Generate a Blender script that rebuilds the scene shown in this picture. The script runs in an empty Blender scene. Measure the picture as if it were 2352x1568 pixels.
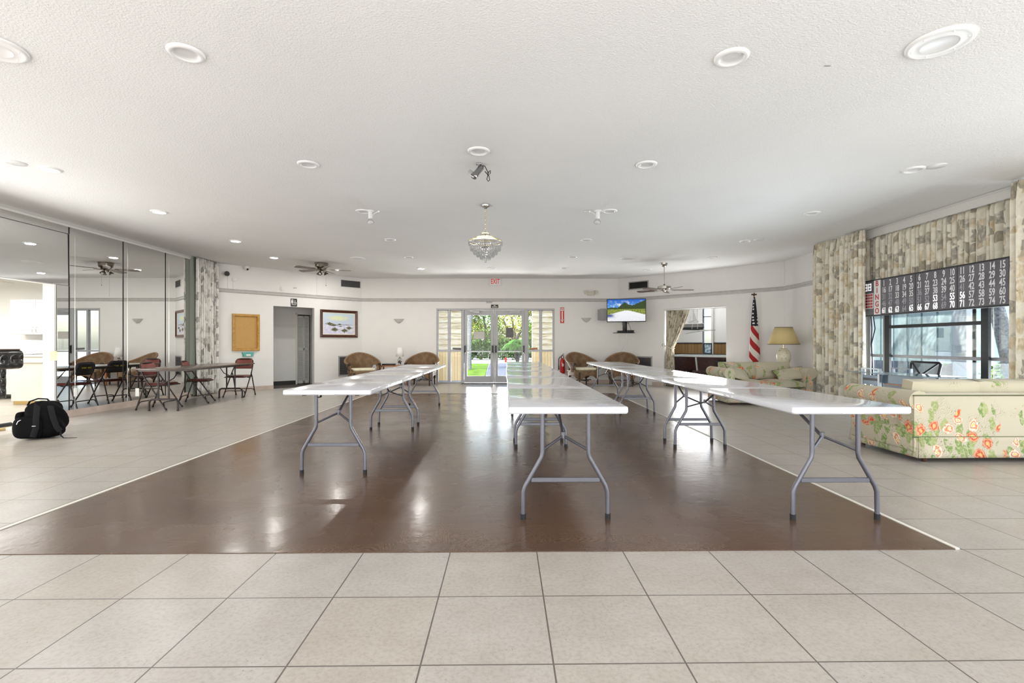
import bpy, bmesh, math, random
from mathutils import Vector, Matrix, Euler
PI = math.pi
S = bpy.context.scene
C = S.collection
random.seed(7)

# ------------------------------------------------------------------ camera
TH = math.atan(15 / 1138)
EYE = 1.105
ZC = 2.945                     # ceiling height
cam = bpy.data.cameras.new('camera')
cam.sensor_width = 36.0
cam.lens = 36.0 * 1138 / 2352
cam.shift_y = 5.5 / 2352
cam.clip_end = 400
cam_o = bpy.data.objects.new('camera', cam)
C.objects.link(cam_o)
cam_o.location = (0, 0, EYE)
cam_o.rotation_euler = (PI / 2, 0, -TH)
S.camera = cam_o

# ------------------------------------------------------------------ view, world, sun, daylight and fill
S.view_settings.view_transform = 'Standard'
S.view_settings.look = 'None'
S.view_settings.gamma = 1.0
S.view_settings.use_curve_mapping = False
S.view_settings.exposure = 0.08
cy = S.cycles
cy.max_bounces = 7
cy.diffuse_bounces = 4
cy.glossy_bounces = 4
cy.transmission_bounces = 6
cy.transparent_max_bounces = 10
cy.caustics_reflective = False
cy.caustics_refractive = False
cy.sample_clamp_indirect = 4.0
cy.use_adaptive_sampling = True
cy.adaptive_threshold = 0.015

W = bpy.data.worlds.new('sky')
S.world = W
W.use_nodes = True
wn = W.node_tree
bg = wn.nodes['Background']
sky = wn.nodes.new('ShaderNodeTexSky')
sky.sky_type = 'NISHITA'
sky.sun_disc = False
sky.sun_elevation = math.radians(52)
sky.sun_rotation = math.radians(160)
sky.altitude = 10
sky.air_density = 1.0
sky.dust_density = 1.5
wn.links.new(sky.outputs[0], bg.inputs[0])
bg.inputs[1].default_value = 0.38

def light(name, kind, loc, rot, power, size=None, size_y=None, color=(1, 1, 1), shape='RECTANGLE', parent=None, spread=None):
    d = bpy.data.lights.new(name, kind)
    d.energy = power
    d.color = color
    if kind == 'AREA':
        d.shape = shape
        d.size = size
        if size_y: d.size_y = size_y
        if spread: d.spread = spread
    o = bpy.data.objects.new(name, d)
    C.objects.link(o)
    o.location = loc
    o.rotation_euler = rot
    if parent: o.parent = parent
    return o

sun = light('sun', 'SUN', (0, 0, 20), (0, 0, 0), 8.0, color=(1.0, 0.96, 0.9))
sun.data.angle = math.radians(0.6)
sun.rotation_euler = Vector((0.42, 0.52, -0.85)).to_track_quat('-Z', 'Y').to_euler()
# added area lights: daylight at the right window and entrance, unseen fill elsewhere
light('fill_rear', 'AREA', (0, -2.6, 1.2), (PI / 2 + .52, 0, 0), 330, 11.5, 2.0, (1.0, 0.985, 0.96))  # fill added behind the camera, tilted up to brighten the ceiling
light('fill_right_near', 'AREA', (6.0, 1.2, 1.3), (PI / 2 + .5, 0, PI / 2), 100, 5.5, 2.3, (0.97, 0.99, 1.0))  # fill added out of view on the right
light('fill_left_near', 'AREA', (-6.3, .6, 1.3), (PI / 2 + .4, 0, -PI / 2), 85, 4.0, 2.3, (1.0, 0.99, 0.97))  # fill added out of view on the left
light('daylight_right_window', 'AREA', (6.9, 6.9, .45), (PI / 2 + .6, 0, PI / 2), 170, 3.0, .9, (0.97, 0.985, 1.0))
light('daylight_entrance', 'AREA', (-0.31, 15.6, .25), (PI / 2 + .55, 0, PI), 270, 1.9, .6, (1.0, 0.98, 0.95))
light('fill_kitchen_opening', 'AREA', (-7.35, 5.3, .85), (PI / 2 - .06, 0, -PI / 2), 130, 2.1, 1.2, (1.0, 0.99, 0.97))  # added area light shining from the kitchen side into the hall
light('fill_kitchen', 'AREA', (-9.6, 8.0, 2.3), (0, 0, 0), 165, 3.0, 3.0, (1.0, 0.99, 0.96))  # area light added under the kitchen ceiling to brighten the room

# ------------------------------------------------------------------ node helpers
def sock(nt, inp, v):
    if isinstance(v, bpy.types.NodeSocket): nt.links.new(v, inp)
    elif v is not None: inp.default_value = v

def nd(nt, typ, props=None, **ins):
    n = nt.nodes.new('ShaderNode' + typ)
    for k, v in (props or {}).items(): setattr(n, k, v)
    for k, v in ins.items():
        key = int(k[1:]) if k[0] == 'i' and k[1:].isdigit() else k.replace('_', ' ')
        sock(nt, n.inputs[key], v)
    return n

def mth(nt, op, a, b=None, c=None, clamp=False):
    n = nt.nodes.new('ShaderNodeMath'); n.operation = op; n.use_clamp = clamp
    sock(nt, n.inputs[0], a)
    if b is not None: sock(nt, n.inputs[1], b)
    if c is not None: sock(nt, n.inputs[2], c)
    return n.outputs[0]

def mixc(nt, f, a, b, mode='MIX'):
    n = nt.nodes.new('ShaderNodeMix'); n.data_type = 'RGBA'; n.blend_type = mode
    sock(nt, n.inputs[0], f)
    for i, v in ((6, a), (7, b)):
        if isinstance(v, tuple) and len(v) == 3: v = v + (1,)
        sock(nt, n.inputs[i], v)
    return n.outputs[2]

def ramp(nt, f, stops, interp='LINEAR'):
    n = nt.nodes.new('ShaderNodeValToRGB'); n.color_ramp.interpolation = interp
    e = n.color_ramp.elements
    while len(e) < len(stops): e.new(0.5)
    for i, (p, c) in enumerate(stops):
        e[i].position = p
        e[i].color = (c, c, c, 1) if isinstance(c, (int, float)) else tuple(c) + (1,)
    sock(nt, n.inputs[0], f)
    return n.outputs[0]

def step(nt, a, lo, hi):
    n = nt.nodes.new('ShaderNodeMapRange'); n.clamp = True
    sock(nt, n.inputs[0], a); n.inputs[1].default_value = lo; n.inputs[2].default_value = hi
    return n.outputs[0]

def coords(nt, scale=None, kind='Object', loc=None):
    t = nt.nodes.new('ShaderNodeTexCoord').outputs[kind]
    if scale or loc:
        m = nt.nodes.new('ShaderNodeMapping')
        nt.links.new(t, m.inputs[0])
        if scale: m.inputs['Scale'].default_value = scale if isinstance(scale, tuple) else (scale,) * 3
        if loc: m.inputs['Location'].default_value = loc
        t = m.outputs[0]
    return t

def noise(nt, v, scale, detail=2, rough=0.5, out=0, dist=0):
    n = nd(nt, 'TexNoise', None, Scale=scale, Detail=detail, Roughness=rough, Distortion=dist)
    if v is not None: nt.links.new(v, n.inputs['Vector'])
    return n.outputs[out]

def sep(nt, v):
    n = nt.nodes.new('ShaderNodeSeparateXYZ'); nt.links.new(v, n.inputs[0]); return n.outputs

def comb(nt, x, y, z=0.0):
    n = nt.nodes.new('ShaderNodeCombineXYZ')
    for i, v in enumerate((x, y, z)): sock(nt, n.inputs[i], v)
    return n.outputs[0]

def bump(nt, h, strength, dist=0.01):
    n = nd(nt, 'Bump', None, Strength=strength, Distance=dist, Height=h)
    return n.outputs[0]

MATS = {}
def base(name):
    m = bpy.data.materials.new(name); m.use_nodes = True
    MATS[name] = m
    return m, m.node_tree, m.node_tree.nodes['Principled BSDF']

def mat(name, col, rough=0.5, metal=0.0, spec=0.5, emit=None, estr=0, trans=0, ior=1.45, coat=0, nscale=None, namt=0.06, bscale=None, bstr=0.1, sheen=0):
    m, nt, b = base(name)
    b.inputs['Base Color'].default_value = tuple(col) + (1,)
    b.inputs['Roughness'].default_value = rough
    b.inputs['Metallic'].default_value = metal
    b.inputs['Specular IOR Level'].default_value = spec
    b.inputs['Transmission Weight'].default_value = trans
    b.inputs['IOR'].default_value = ior
    b.inputs['Coat Weight'].default_value = coat
    b.inputs['Sheen Weight'].default_value = sheen
    if emit:
        b.inputs['Emission Color'].default_value = tuple(emit) + (1,)
        b.inputs['Emission Strength'].default_value = estr
    if nscale:
        n = noise(nt, coords(nt), nscale, 3)
        lo = tuple(max(0, c * (1 - namt * 2)) for c in col); hi = tuple(min(1, c * (1 + namt)) for c in col)
        nt.links.new(ramp(nt, n, [(0.3, lo), (0.7, hi)]), b.inputs['Base Color'])
    if bscale:
        nt.links.new(bump(nt, noise(nt, coords(nt), bscale, 3), bstr), b.inputs['Normal'])
    return m

# ------------------------------------------------------------------ plain materials
mat('white_paint', (0.80, 0.79, 0.77), 0.6, nscale=3, namt=0.01, bscale=90, bstr=0.04)
mat('trim_white', (0.70, 0.69, 0.66), 0.45)
mat('rail_grey', (0.52, 0.51, 0.49), 0.5, nscale=12, namt=0.04)
mat('baseboard_tile', (0.58, 0.47, 0.41), 0.45, nscale=6, namt=0.06)
mat('dark_base', (0.03, 0.03, 0.03), 0.5)
mat('kitchen_white', (0.86, 0.85, 0.81), 0.5, bscale=20, bstr=0.03)
mat('cream_laminate', (0.78, 0.76, 0.66), 0.4, nscale=3, namt=0.02)
mat('cabinet_white', (0.86, 0.86, 0.85), 0.35)
mat('plastic_white', (0.84, 0.83, 0.80), 0.4)
mat('plastic_cream', (0.60, 0.58, 0.49), 0.45)
mat('plastic_grey', (0.35, 0.35, 0.36), 0.5)
mat('dish_white', (0.83, 0.83, 0.82), 0.35)
mat('lens_white', (0.72, 0.72, 0.71), 0.3)
mat('lens_lit', (0.9, 0.9, 0.9), 0.3, emit=(1, 0.98, 0.94), estr=45)
mat('black_plastic', (0.012, 0.012, 0.013), 0.35)
mat('black_rubber', (0.012, 0.012, 0.012), 0.6)
mat('black_frame', (0.02, 0.022, 0.025), 0.35, nscale=30, namt=0.1)
mat('alu', (0.40, 0.40, 0.42), 0.42, 0.4, nscale=8, namt=0.03)
mat('alu_dull', (0.42, 0.42, 0.43), 0.4, 0.6)
mat('door_frame', (0.42, 0.42, 0.43), 0.45, 0.2)
mat('steel_grey', (0.145, 0.145, 0.165), 0.36, 0.6, nscale=20, namt=0.03)
mat('chrome', (0.75, 0.75, 0.75), 0.12, 1.0)
mat('chrome_grey', (0.36, 0.36, 0.37), 0.16, 1.0)
mat('nickel', (0.52, 0.50, 0.46), 0.25, 1.0)
mat('pewter', (0.26, 0.23, 0.20), 0.25, 1.0)
mat('brass', (0.78, 0.60, 0.28), 0.25, 1.0)
mat('gold_pale', (0.83, 0.72, 0.42), 0.25, 0.9)
mat('crystal', (0.93, 0.94, 0.95), 0.05, spec=0.9, trans=0.75, ior=1.3)
mat('glass_clear', (0.95, 0.97, 0.97), 0.02, trans=0.95, ior=1.3)
mat('mirror', (0.86, 0.87, 0.86), 0.0, 1.0)
mat('mirror_strip', (0.85, 0.86, 0.86), 0.12, 1.0)
mat('brown_laminate', (0.10, 0.065, 0.05), 0.22, nscale=40, namt=0.1)
mat('brown_metal', (0.035, 0.026, 0.024), 0.35, 0.2)
mat('chair_vinyl', (0.20, 0.055, 0.045), 0.32, bscale=200, bstr=0.03)
mat('chair_black', (0.02, 0.018, 0.018), 0.4)
mat('stencil_yellow', (0.75, 0.62, 0.05), 0.6)
mat('black_leather', (0.014, 0.013, 0.014), 0.26, bscale=120, bstr=0.08, coat=0.2)
mat('bag_nylon', (0.003, 0.003, 0.0035), 0.8, spec=0.15, bscale=400, bstr=0.15)
mat('bag_webbing', (0.011, 0.011, 0.013), 0.75, spec=0.2, bscale=300, bstr=0.2)
mat('silver_bit', (0.7, 0.7, 0.7), 0.3, 0.8)
mat('oak_frame', (0.53, 0.29, 0.07), 0.35, nscale=15, namt=0.12)
mat('cork', (0.56, 0.34, 0.12), 0.85, nscale=120, namt=0.07)
mat('teal_plastic', (0.10, 0.42, 0.36), 0.35)
mat('paper', (0.80, 0.80, 0.78), 0.8)
mat('paper_back', (0.62, 0.61, 0.56), 0.8, nscale=4, namt=0.03)
mat('paper_dark', (0.18, 0.17, 0.17), 0.7, nscale=30, namt=0.2)
mat('mahogany', (0.085, 0.035, 0.022), 0.28, nscale=20, namt=0.2)
mat('liner_cream', (0.80, 0.76, 0.66), 0.6)
mat('red_paint', (0.52, 0.015, 0.015), 0.25, coat=0.4)
mat('sign_red', (0.62, 0.03, 0.03), 0.4)
mat('sign_white', (0.85, 0.85, 0.84), 0.5)
mat('sign_black', (0.02, 0.02, 0.022), 0.4)
mat('exit_red', (0.75, 0.03, 0.03), 0.4, emit=(1, 0.05, 0.04), estr=0.12)
mat('sconce_glass', (0.62, 0.62, 0.60), 0.35, bscale=25, bstr=0.05)
mat('cushion_cream', (0.76, 0.71, 0.52), 0.85, nscale=14, namt=0.06, sheen=0.2)
mat('tan_wood', (0.42, 0.16, 0.06), 0.35, nscale=20, namt=0.12)
mat('shade_white', (0.82, 0.81, 0.79), 0.8)
mat('shade_tan', (0.66, 0.52, 0.25), 0.8, bscale=250, bstr=0.05)
mat('shade_trim', (0.09, 0.06, 0.03), 0.7)
mat('berries_red', (0.42, 0.03, 0.02), 0.35, nscale=60, namt=0.4)
mat('flag_pole_wood', (0.22, 0.11, 0.05), 0.4)
mat('eagle_bronze', (0.10, 0.06, 0.03), 0.35, 0.8)
mat('desk_grey', (0.40, 0.43, 0.46), 0.35, 0.5)
mat('desk_panel', (0.13, 0.18, 0.23), 0.3, 0.2)
mat('desk_glass', (0.42, 0.53, 0.58), 0.06, spec=0.8, trans=0.3)
mat('seat_pale', (0.72, 0.71, 0.70), 0.8)
mat('pool_wood', (0.05, 0.018, 0.015), 0.2, nscale=12, namt=0.2, coat=0.3)
mat('pool_felt', (0.02, 0.19, 0.12), 0.95)
mat('pool_rail', (0.60, 0.60, 0.60), 0.4, 0.3)
mat('pool_gold', (0.55, 0.40, 0.18), 0.4)
mat('carpet_dark', (0.11, 0.09, 0.085), 0.95, nscale=60, namt=0.15)
mat('corridor_paint', (0.70, 0.70, 0.69), 0.7, nscale=3, namt=0.01)
mat('louvre_grey', (0.62, 0.63, 0.63), 0.5)
mat('grille_dark', (0.115, 0.115, 0.12), 0.5)
mat('grille_black', (0.02, 0.02, 0.02), 0.7)
mat('grille_frame', (0.36, 0.355, 0.34), 0.45)
mat('lining', (0.33, 0.36, 0.31), 0.9)
mat('door_mat', (0.20, 0.20, 0.23), 0.95, nscale=25, namt=0.35)
mat('board_black', (0.025, 0.025, 0.028), 0.4)
mat('board_face', (0.15, 0.145, 0.165), 0.3, nscale=5, namt=0.12)
mat('digit_lit', (0.9, 0.9, 0.9), 0.5, emit=(1, 1, 1), estr=0.55)
mat('digit_off', (0.84, 0.83, 0.86), 0.5)
mat('digit_dim', (0.42, 0.41, 0.46), 0.5)
mat('bingo_red', (0.55, 0.05, 0.06), 0.5)
mat('red_square', (0.50, 0.08, 0.09), 0.5)
mat('red_square_dark', (0.30, 0.006, 0.008), 0.5)
mat('blade_brown', (0.10, 0.055, 0.035), 0.4, nscale=18, namt=0.2)
mat('blade_grey', (0.24, 0.20, 0.18), 0.4, nscale=18, namt=0.1)
mat('blade_cream', (0.66, 0.60, 0.52), 0.5)
# outdoors
mat('concrete', (0.50, 0.49, 0.47), 0.85, nscale=2, namt=0.05)
mat('path_blue', (0.19, 0.205, 0.25), 0.85, nscale=2, namt=0.05)
mat('asphalt', (0.52, 0.51, 0.49), 0.9, nscale=1, namt=0.05)
mat('lawn', (0.16, 0.30, 0.015), 0.95, nscale=3, namt=0.25)
mat('bark', (0.16, 0.14, 0.12), 0.9, nscale=14, namt=0.25, bscale=20, bstr=0.5)
mat('palm_bark', (0.33, 0.33, 0.34), 0.9, nscale=30, namt=0.3, bscale=40, bstr=0.8)
mat('leaf_dark', (0.08, 0.16, 0.04), 0.7, spec=0.1, nscale=2.0, namt=0.4)
mat('leaf_mid', (0.24, 0.38, 0.07), 0.7, spec=0.1, nscale=1.5, namt=0.35)
mat('leaf_yellow', (0.60, 0.60, 0.13), 0.7, spec=0.1, nscale=1.2, namt=0.3)
mat('palm_leaf', (0.16, 0.38, 0.08), 0.6, spec=0.15, nscale=3, namt=0.3)
mat('siding_white', (0.75, 0.76, 0.75), 0.6)
def m_siding():
    m, nt, b = base('siding_cream')
    n = noise(nt, coords(nt, (1.3, 1, 16)), 2.2, 4, 0.6)
    nt.links.new(ramp(nt, n, [(0.32, (0.50, 0.38, 0.19)), (0.48, (0.84, 0.78, 0.60)), (0.62, (0.95, 0.93, 0.86))]), b.inputs['Base Color'])
    b.inputs['Roughness'].default_value = 0.6
m_siding()
mat('fence_gold', (0.62, 0.40, 0.14), 0.5)
mat('panel_aqua', (0.62, 0.75, 0.73), 0.5, nscale=1, namt=0.03)
mat('batten', (0.14, 0.22, 0.23), 0.6)
mat('panel_slate', (0.13, 0.16, 0.21), 0.5)
mat('far_building', (0.62, 0.66, 0.76), 0.7)
mat('far_stripe', (0.26, 0.28, 0.40), 0.7)
mat('lantern_white', (0.9, 0.9, 0.9), 0.5)
mat('post_grey', (0.32, 0.31, 0.29), 0.6)

# ------------------------------------------------------------------ patterned materials
def thin_glass(name, tint=(0.93, 0.96, 0.96), refl=0.9):
    m, nt, b = base(name)
    out = nt.nodes['Material Output']
    nt.nodes.remove(b)
    tr = nd(nt, 'BsdfTransparent'); tr.inputs[0].default_value = tint + (1,)
    gl = nd(nt, 'BsdfGlossy'); gl.inputs['Roughness'].default_value = 0.01
    fr = nd(nt, 'Fresnel'); fr.inputs[0].default_value = 1.45
    mx = nt.nodes.new('ShaderNodeMixShader')
    nt.links.new(mth(nt, 'MULTIPLY', fr.outputs[0], refl), mx.inputs[0])
    nt.links.new(tr.outputs[0], mx.inputs[1]); nt.links.new(gl.outputs[0], mx.inputs[2])
    nt.links.new(mx.outputs[0], out.inputs[0])
    return m
thin_glass('pane', (0.97, 0.98, 0.98), 0.3)
thin_glass('pane_blue', (0.92, 0.97, 1.0), 0.45)

def m_ceiling():
    m, nt, b = base('popcorn')
    v = coords(nt)
    b.inputs['Roughness'].default_value = 0.9
    n1 = noise(nt, v, 70, 4, 0.6); n2 = noise(nt, v, 0.6, 2)
    nt.links.new(ramp(nt, n2, [(0.3, (0.80, 0.80, 0.785)), (0.7, (0.84, 0.84, 0.825))]), b.inputs['Base Color'])
    nt.links.new(bump(nt, n1, 0.55, 0.012), b.inputs['Normal'])
m_ceiling()

def m_tile():
    m, nt, b = base('floor_tile')
    v = coords(nt, loc=(-0.166, -1.708, 0))
    br = nd(nt, 'TexBrick', dict(offset=0.0, squash=1.0), Scale=1.0)
    nt.links.new(v, br.inputs['Vector'])
    br.inputs['Brick Width'].default_value = 0.4585
    br.inputs['Row Height'].default_value = 0.462
    br.inputs['Mortar Size'].default_value = 0.0032
    br.inputs['Mortar Smooth'].default_value = 0.1
    br.inputs['Color1'].default_value = (0.475, 0.43, 0.38, 1)
    br.inputs['Color2'].default_value = (0.47, 0.44, 0.405, 1)
    br.inputs['Mortar'].default_value = (0.14, 0.12, 0.105, 1)
    w = coords(nt)
    cloud = ramp(nt, noise(nt, w, 5, 4, 0.6), [(0.3, (0.86, 0.84, 0.82)), (0.7, (1.0, 1.0, 1.0))])
    fine = ramp(nt, noise(nt, w, 55, 4, 0.7), [(0.36, (0.80, 0.77, 0.73)), (0.55, (1, 1, 1))])
    spot = mth(nt, 'MULTIPLY', step(nt, noise(nt, w, 95, 3, 0.6), 0.60, 0.70), step(nt, noise(nt, w, 6, 2), 0.48, 0.62))
    col = mixc(nt, 0.85, br.outputs['Color'], cloud, 'MULTIPLY')
    col = mixc(nt, 0.7, col, fine, 'MULTIPLY')
    col = mixc(nt, spot, col, (0.26, 0.22, 0.19))
    col = mixc(nt, br.outputs['Fac'], col, (0.13, 0.11, 0.095))
    nt.links.new(col, b.inputs['Base Color'])
    b.inputs['Roughness'].default_value = 0.30
    b.inputs['Specular IOR Level'].default_value = 0.45
    h = mth(nt, 'SUBTRACT', mth(nt, 'MULTIPLY', noise(nt, w, 60, 3), 0.3), br.outputs['Fac'])
    nt.links.new(bump(nt, h, 0.25, 0.004), b.inputs['Normal'])
m_tile()

def m_parquet():
    m, nt, b = base('parquet_vinyl')
    P = 0.305
    x, y, z = sep(nt, coords(nt))
    u = mth(nt, 'DIVIDE', x, P); v = mth(nt, 'DIVIDE', y, P)
    iu = mth(nt, 'FLOOR', u); iv = mth(nt, 'FLOOR', v)
    wn_ = nd(nt, 'TexWhiteNoise', dict(noise_dimensions='2D')); nt.links.new(comb(nt, iu, iv), wn_.inputs['Vector'])
    r = wn_.outputs['Value']; rc = sep(nt, wn_.outputs['Color'])
    fu = mth(nt, 'SUBTRACT', u, iu); fv = mth(nt, 'SUBTRACT', v, iv)
    chk = mth(nt, 'FRACT', mth(nt, 'MULTIPLY', mth(nt, 'ADD', iu, iv), 0.5))
    sw = mth(nt, 'GREATER_THAN', chk, 0.25)
    a = mth(nt, 'ADD', mth(nt, 'MULTIPLY', fu, sw), mth(nt, 'MULTIPLY', fv, mth(nt, 'SUBTRACT', 1.0, sw)))
    c = mth(nt, 'ADD', mth(nt, 'MULTIPLY', fv, sw), mth(nt, 'MULTIPLY', fu, mth(nt, 'SUBTRACT', 1.0, sw)))
    # oak cathedral grain: stretched rings around a random centre
    aa = mth(nt, 'SUBTRACT', a, mth(nt, 'ADD', mth(nt, 'MULTIPLY', rc[0], 0.8), 0.1))
    cc = mth(nt, 'MULTIPLY', mth(nt, 'ADD', c, mth(nt, 'MULTIPLY', rc[1], 1.5)), 0.22)
    vec = comb(nt, aa, cc, mth(nt, 'MULTIPLY', r, 7))
    nz = noise(nt, vec, 3.0, 2)
    rad = mth(nt, 'ADD', mth(nt, 'SQRT', mth(nt, 'ADD', mth(nt, 'MULTIPLY', aa, aa), mth(nt, 'MULTIPLY', cc, cc))), mth(nt, 'MULTIPLY', nz, 0.10))
    g = mth(nt, 'SINE', mth(nt, 'MULTIPLY', rad, 210))
    grain = mth(nt, 'MULTIPLY', step(nt, g, -0.2, 0.95), 0.6)
    dark = mixc(nt, r, (0.060, 0.031, 0.018), (0.080, 0.043, 0.026))
    lite = mixc(nt, rc[2], (0.130, 0.070, 0.040), (0.105, 0.060, 0.038))
    col = mixc(nt, grain, lite, dark)
    ex = mth(nt, 'MINIMUM', mth(nt, 'MINIMUM', fu, mth(nt, 'SUBTRACT', 1.0, fu)), mth(nt, 'MINIMUM', fv, mth(nt, 'SUBTRACT', 1.0, fv)))
    seam = step(nt, ex, 0.006, 0.0)
    col = mixc(nt, seam, col, (0.05, 0.03, 0.022))
    nt.links.new(col, b.inputs['Base Color'])
    w = coords(nt)
    nt.links.new(ramp(nt, noise(nt, w, 2.2, 3), [(0.3, 0.20), (0.7, 0.32)]), b.inputs['Roughness'])
    b.inputs['Specular IOR Level'].default_value = 0.55
    b.inputs['Coat Weight'].default_value = 0.25
    b.inputs['Coat Roughness'].default_value = 0.14
    hh = mth(nt, 'ADD', mth(nt, 'MULTIPLY', noise(nt, w, 16, 2), 1.0), mth(nt, 'MULTIPLY', noise(nt, comb(nt, mth(nt, 'MULTIPLY', x, 9), mth(nt, 'MULTIPLY', y, 40)), 1.0, 1), 0.25))
    nb = bump(nt, hh, 0.055, 0.02)
    nt.links.new(nb, b.inputs['Normal']); nt.links.new(nb, b.inputs['Coat Normal'])
m_parquet()

def m_table():
    m, nt, b = base('table_plastic')
    w = coords(nt)
    b.inputs['Base Color'].default_value = (0.65, 0.65, 0.69, 1)
    nt.links.new(ramp(nt, noise(nt, coords(nt, (2, 9, 2)), 2.0, 3), [(0.3, 0.14), (0.7, 0.25)]), b.inputs['Roughness'])
    hh = mth(nt, 'ADD', noise(nt, w, 3.2, 2, 0.4, dist=1.5), mth(nt, 'MULTIPLY', noise(nt, w, 170, 2), 0.02))
    nt.links.new(bump(nt, hh, 0.14, 0.05), b.inputs['Normal'])
    b.inputs['Coat Weight'].default_value = 0.5
    b.inputs['Coat Roughness'].default_value = 0.07
    nt.links.new(bump(nt, noise(nt, w, 2.4, 2, 0.4, dist=2.0), 0.09, 0.05), b.inputs['Coat Normal'])
m_table()

def m_floral():
    m, nt, b = base('floral_fabric')
    x, y, z = sep(nt, coords(nt))
    u = mth(nt, 'ADD', x, mth(nt, 'MULTIPLY', y, 0.93)); v = mth(nt, 'ADD', z, mth(nt, 'MULTIPLY', y, 0.35))
    uv = comb(nt, u, v)
    warp = noise(nt, uv, 11, 3, out=1)
    big = nd(nt, 'TexVoronoi', dict(voronoi_dimensions='2D'), Scale=2.1, Randomness=0.5); nt.links.new(uv, big.inputs['Vector'])
    vv = nt.nodes.new('ShaderNodeVectorMath'); vv.operation = 'MULTIPLY_ADD'
    nt.links.new(warp, vv.inputs[0]); vv.inputs[1].default_value = (0.085, 0.085, 0); nt.links.new(uv, vv.inputs[2])
    sm = nd(nt, 'TexVoronoi', dict(voronoi_dimensions='2D'), Scale=8.0, Randomness=0.85); nt.links.new(vv.outputs[0], sm.inputs['Vector'])
    rr, rg, rb = sep(nt, sm.outputs['Color'])
    near = step(nt, mth(nt, 'ADD', big.outputs['Distance'], mth(nt, 'MULTIPLY', noise(nt, uv, 9, 2), 0.20)), 0.60, 0.56)
    ring = mth(nt, 'MULTIPLY', step(nt, mth(nt, 'ADD', big.outputs['Distance'], mth(nt, 'MULTIPLY', noise(nt, uv, 9, 2), 0.2)), 0.72, 0.66), step(nt, noise(nt, uv, 3.5, 1), 0.47, 0.52))
    cream = (0.50, 0.45, 0.33)
    # scribbled grass lines round each bunch
    wl = nd(nt, 'TexWave', dict(wave_type='BANDS', bands_direction='DIAGONAL'), Scale=22.0, Distortion=14.0, Detail=2.0); nt.links.new(uv, wl.inputs['Vector'])
    line = mth(nt, 'MULTIPLY', step(nt, wl.outputs['Fac'], 0.93, 0.97), ring)
    col = mixc(nt, mth(nt, 'MULTIPLY', line, 0.8), cream, (0.24, 0.21, 0.10))
    # leaves
    lf = nd(nt, 'TexVoronoi', dict(voronoi_dimensions='2D'), Scale=8.0, Randomness=1.0)
    rot = nd(nt, 'Mapping'); nt.links.new(vv.outputs[0], rot.inputs[0]); rot.inputs['Rotation'].default_value = (0, 0, 0.8); rot.inputs['Scale'].default_value = (1.7, 0.8, 1)
    nt.links.new(rot.outputs[0], lf.inputs['Vector'])
    lr = sep(nt, lf.outputs['Color'])
    leaf = mth(nt, 'MULTIPLY', mth(nt, 'MULTIPLY', step(nt, lf.outputs['Distance'], 0.46, 0.42), mth(nt, 'GREATER_THAN', lr[0], 0.42)), near)
    lcol = mixc(nt, lr[1], (0.13, 0.23, 0.05), (0.34, 0.36, 0.14))
    lcol = mixc(nt, step(nt, noise(nt, uv, 38, 3), 0.45, 0.62), lcol, (0.40, 0.42, 0.22))
    col = mixc(nt, leaf, col, lcol)
    # flowers with ringed petals
    fl = mth(nt, 'MULTIPLY', mth(nt, 'MULTIPLY', step(nt, sm.outputs['Distance'], 0.42, 0.38), mth(nt, 'GREATER_THAN', rr, 0.55)), near)
    pet = mth(nt, 'SINE', mth(nt, 'ADD', mth(nt, 'MULTIPLY', sm.outputs['Distance'], 30), mth(nt, 'MULTIPLY', noise(nt, uv, 45, 2), 9)))
    fc = mixc(nt, step(nt, pet, -0.2, 0.4), (0.55, 0.09, 0.025), (0.68, 0.33, 0.19))
    fc2 = mixc(nt, step(nt, pet, -0.2, 0.4), (0.60, 0.24, 0.11), (0.70, 0.62, 0.50))
    fcol = mixc(nt, mth(nt, 'GREATER_THAN', rb, 0.62), fc, fc2)
    fcol = mixc(nt, step(nt, sm.outputs['Distance'], 0.10, 0.06), fcol, (0.72, 0.52, 0.10))
    col = mixc(nt, fl, col, fcol)
    nt.links.new(col, b.inputs['Base Color'])
    b.inputs['Roughness'].default_value = 0.85
    b.inputs['Sheen Weight'].default_value = 0.15
    nt.links.new(bump(nt, noise(nt, uv, 300, 2), 0.06), b.inputs['Normal'])
m_floral()
mat('piping', (0.11, 0.12, 0.06), 0.8)

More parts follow.
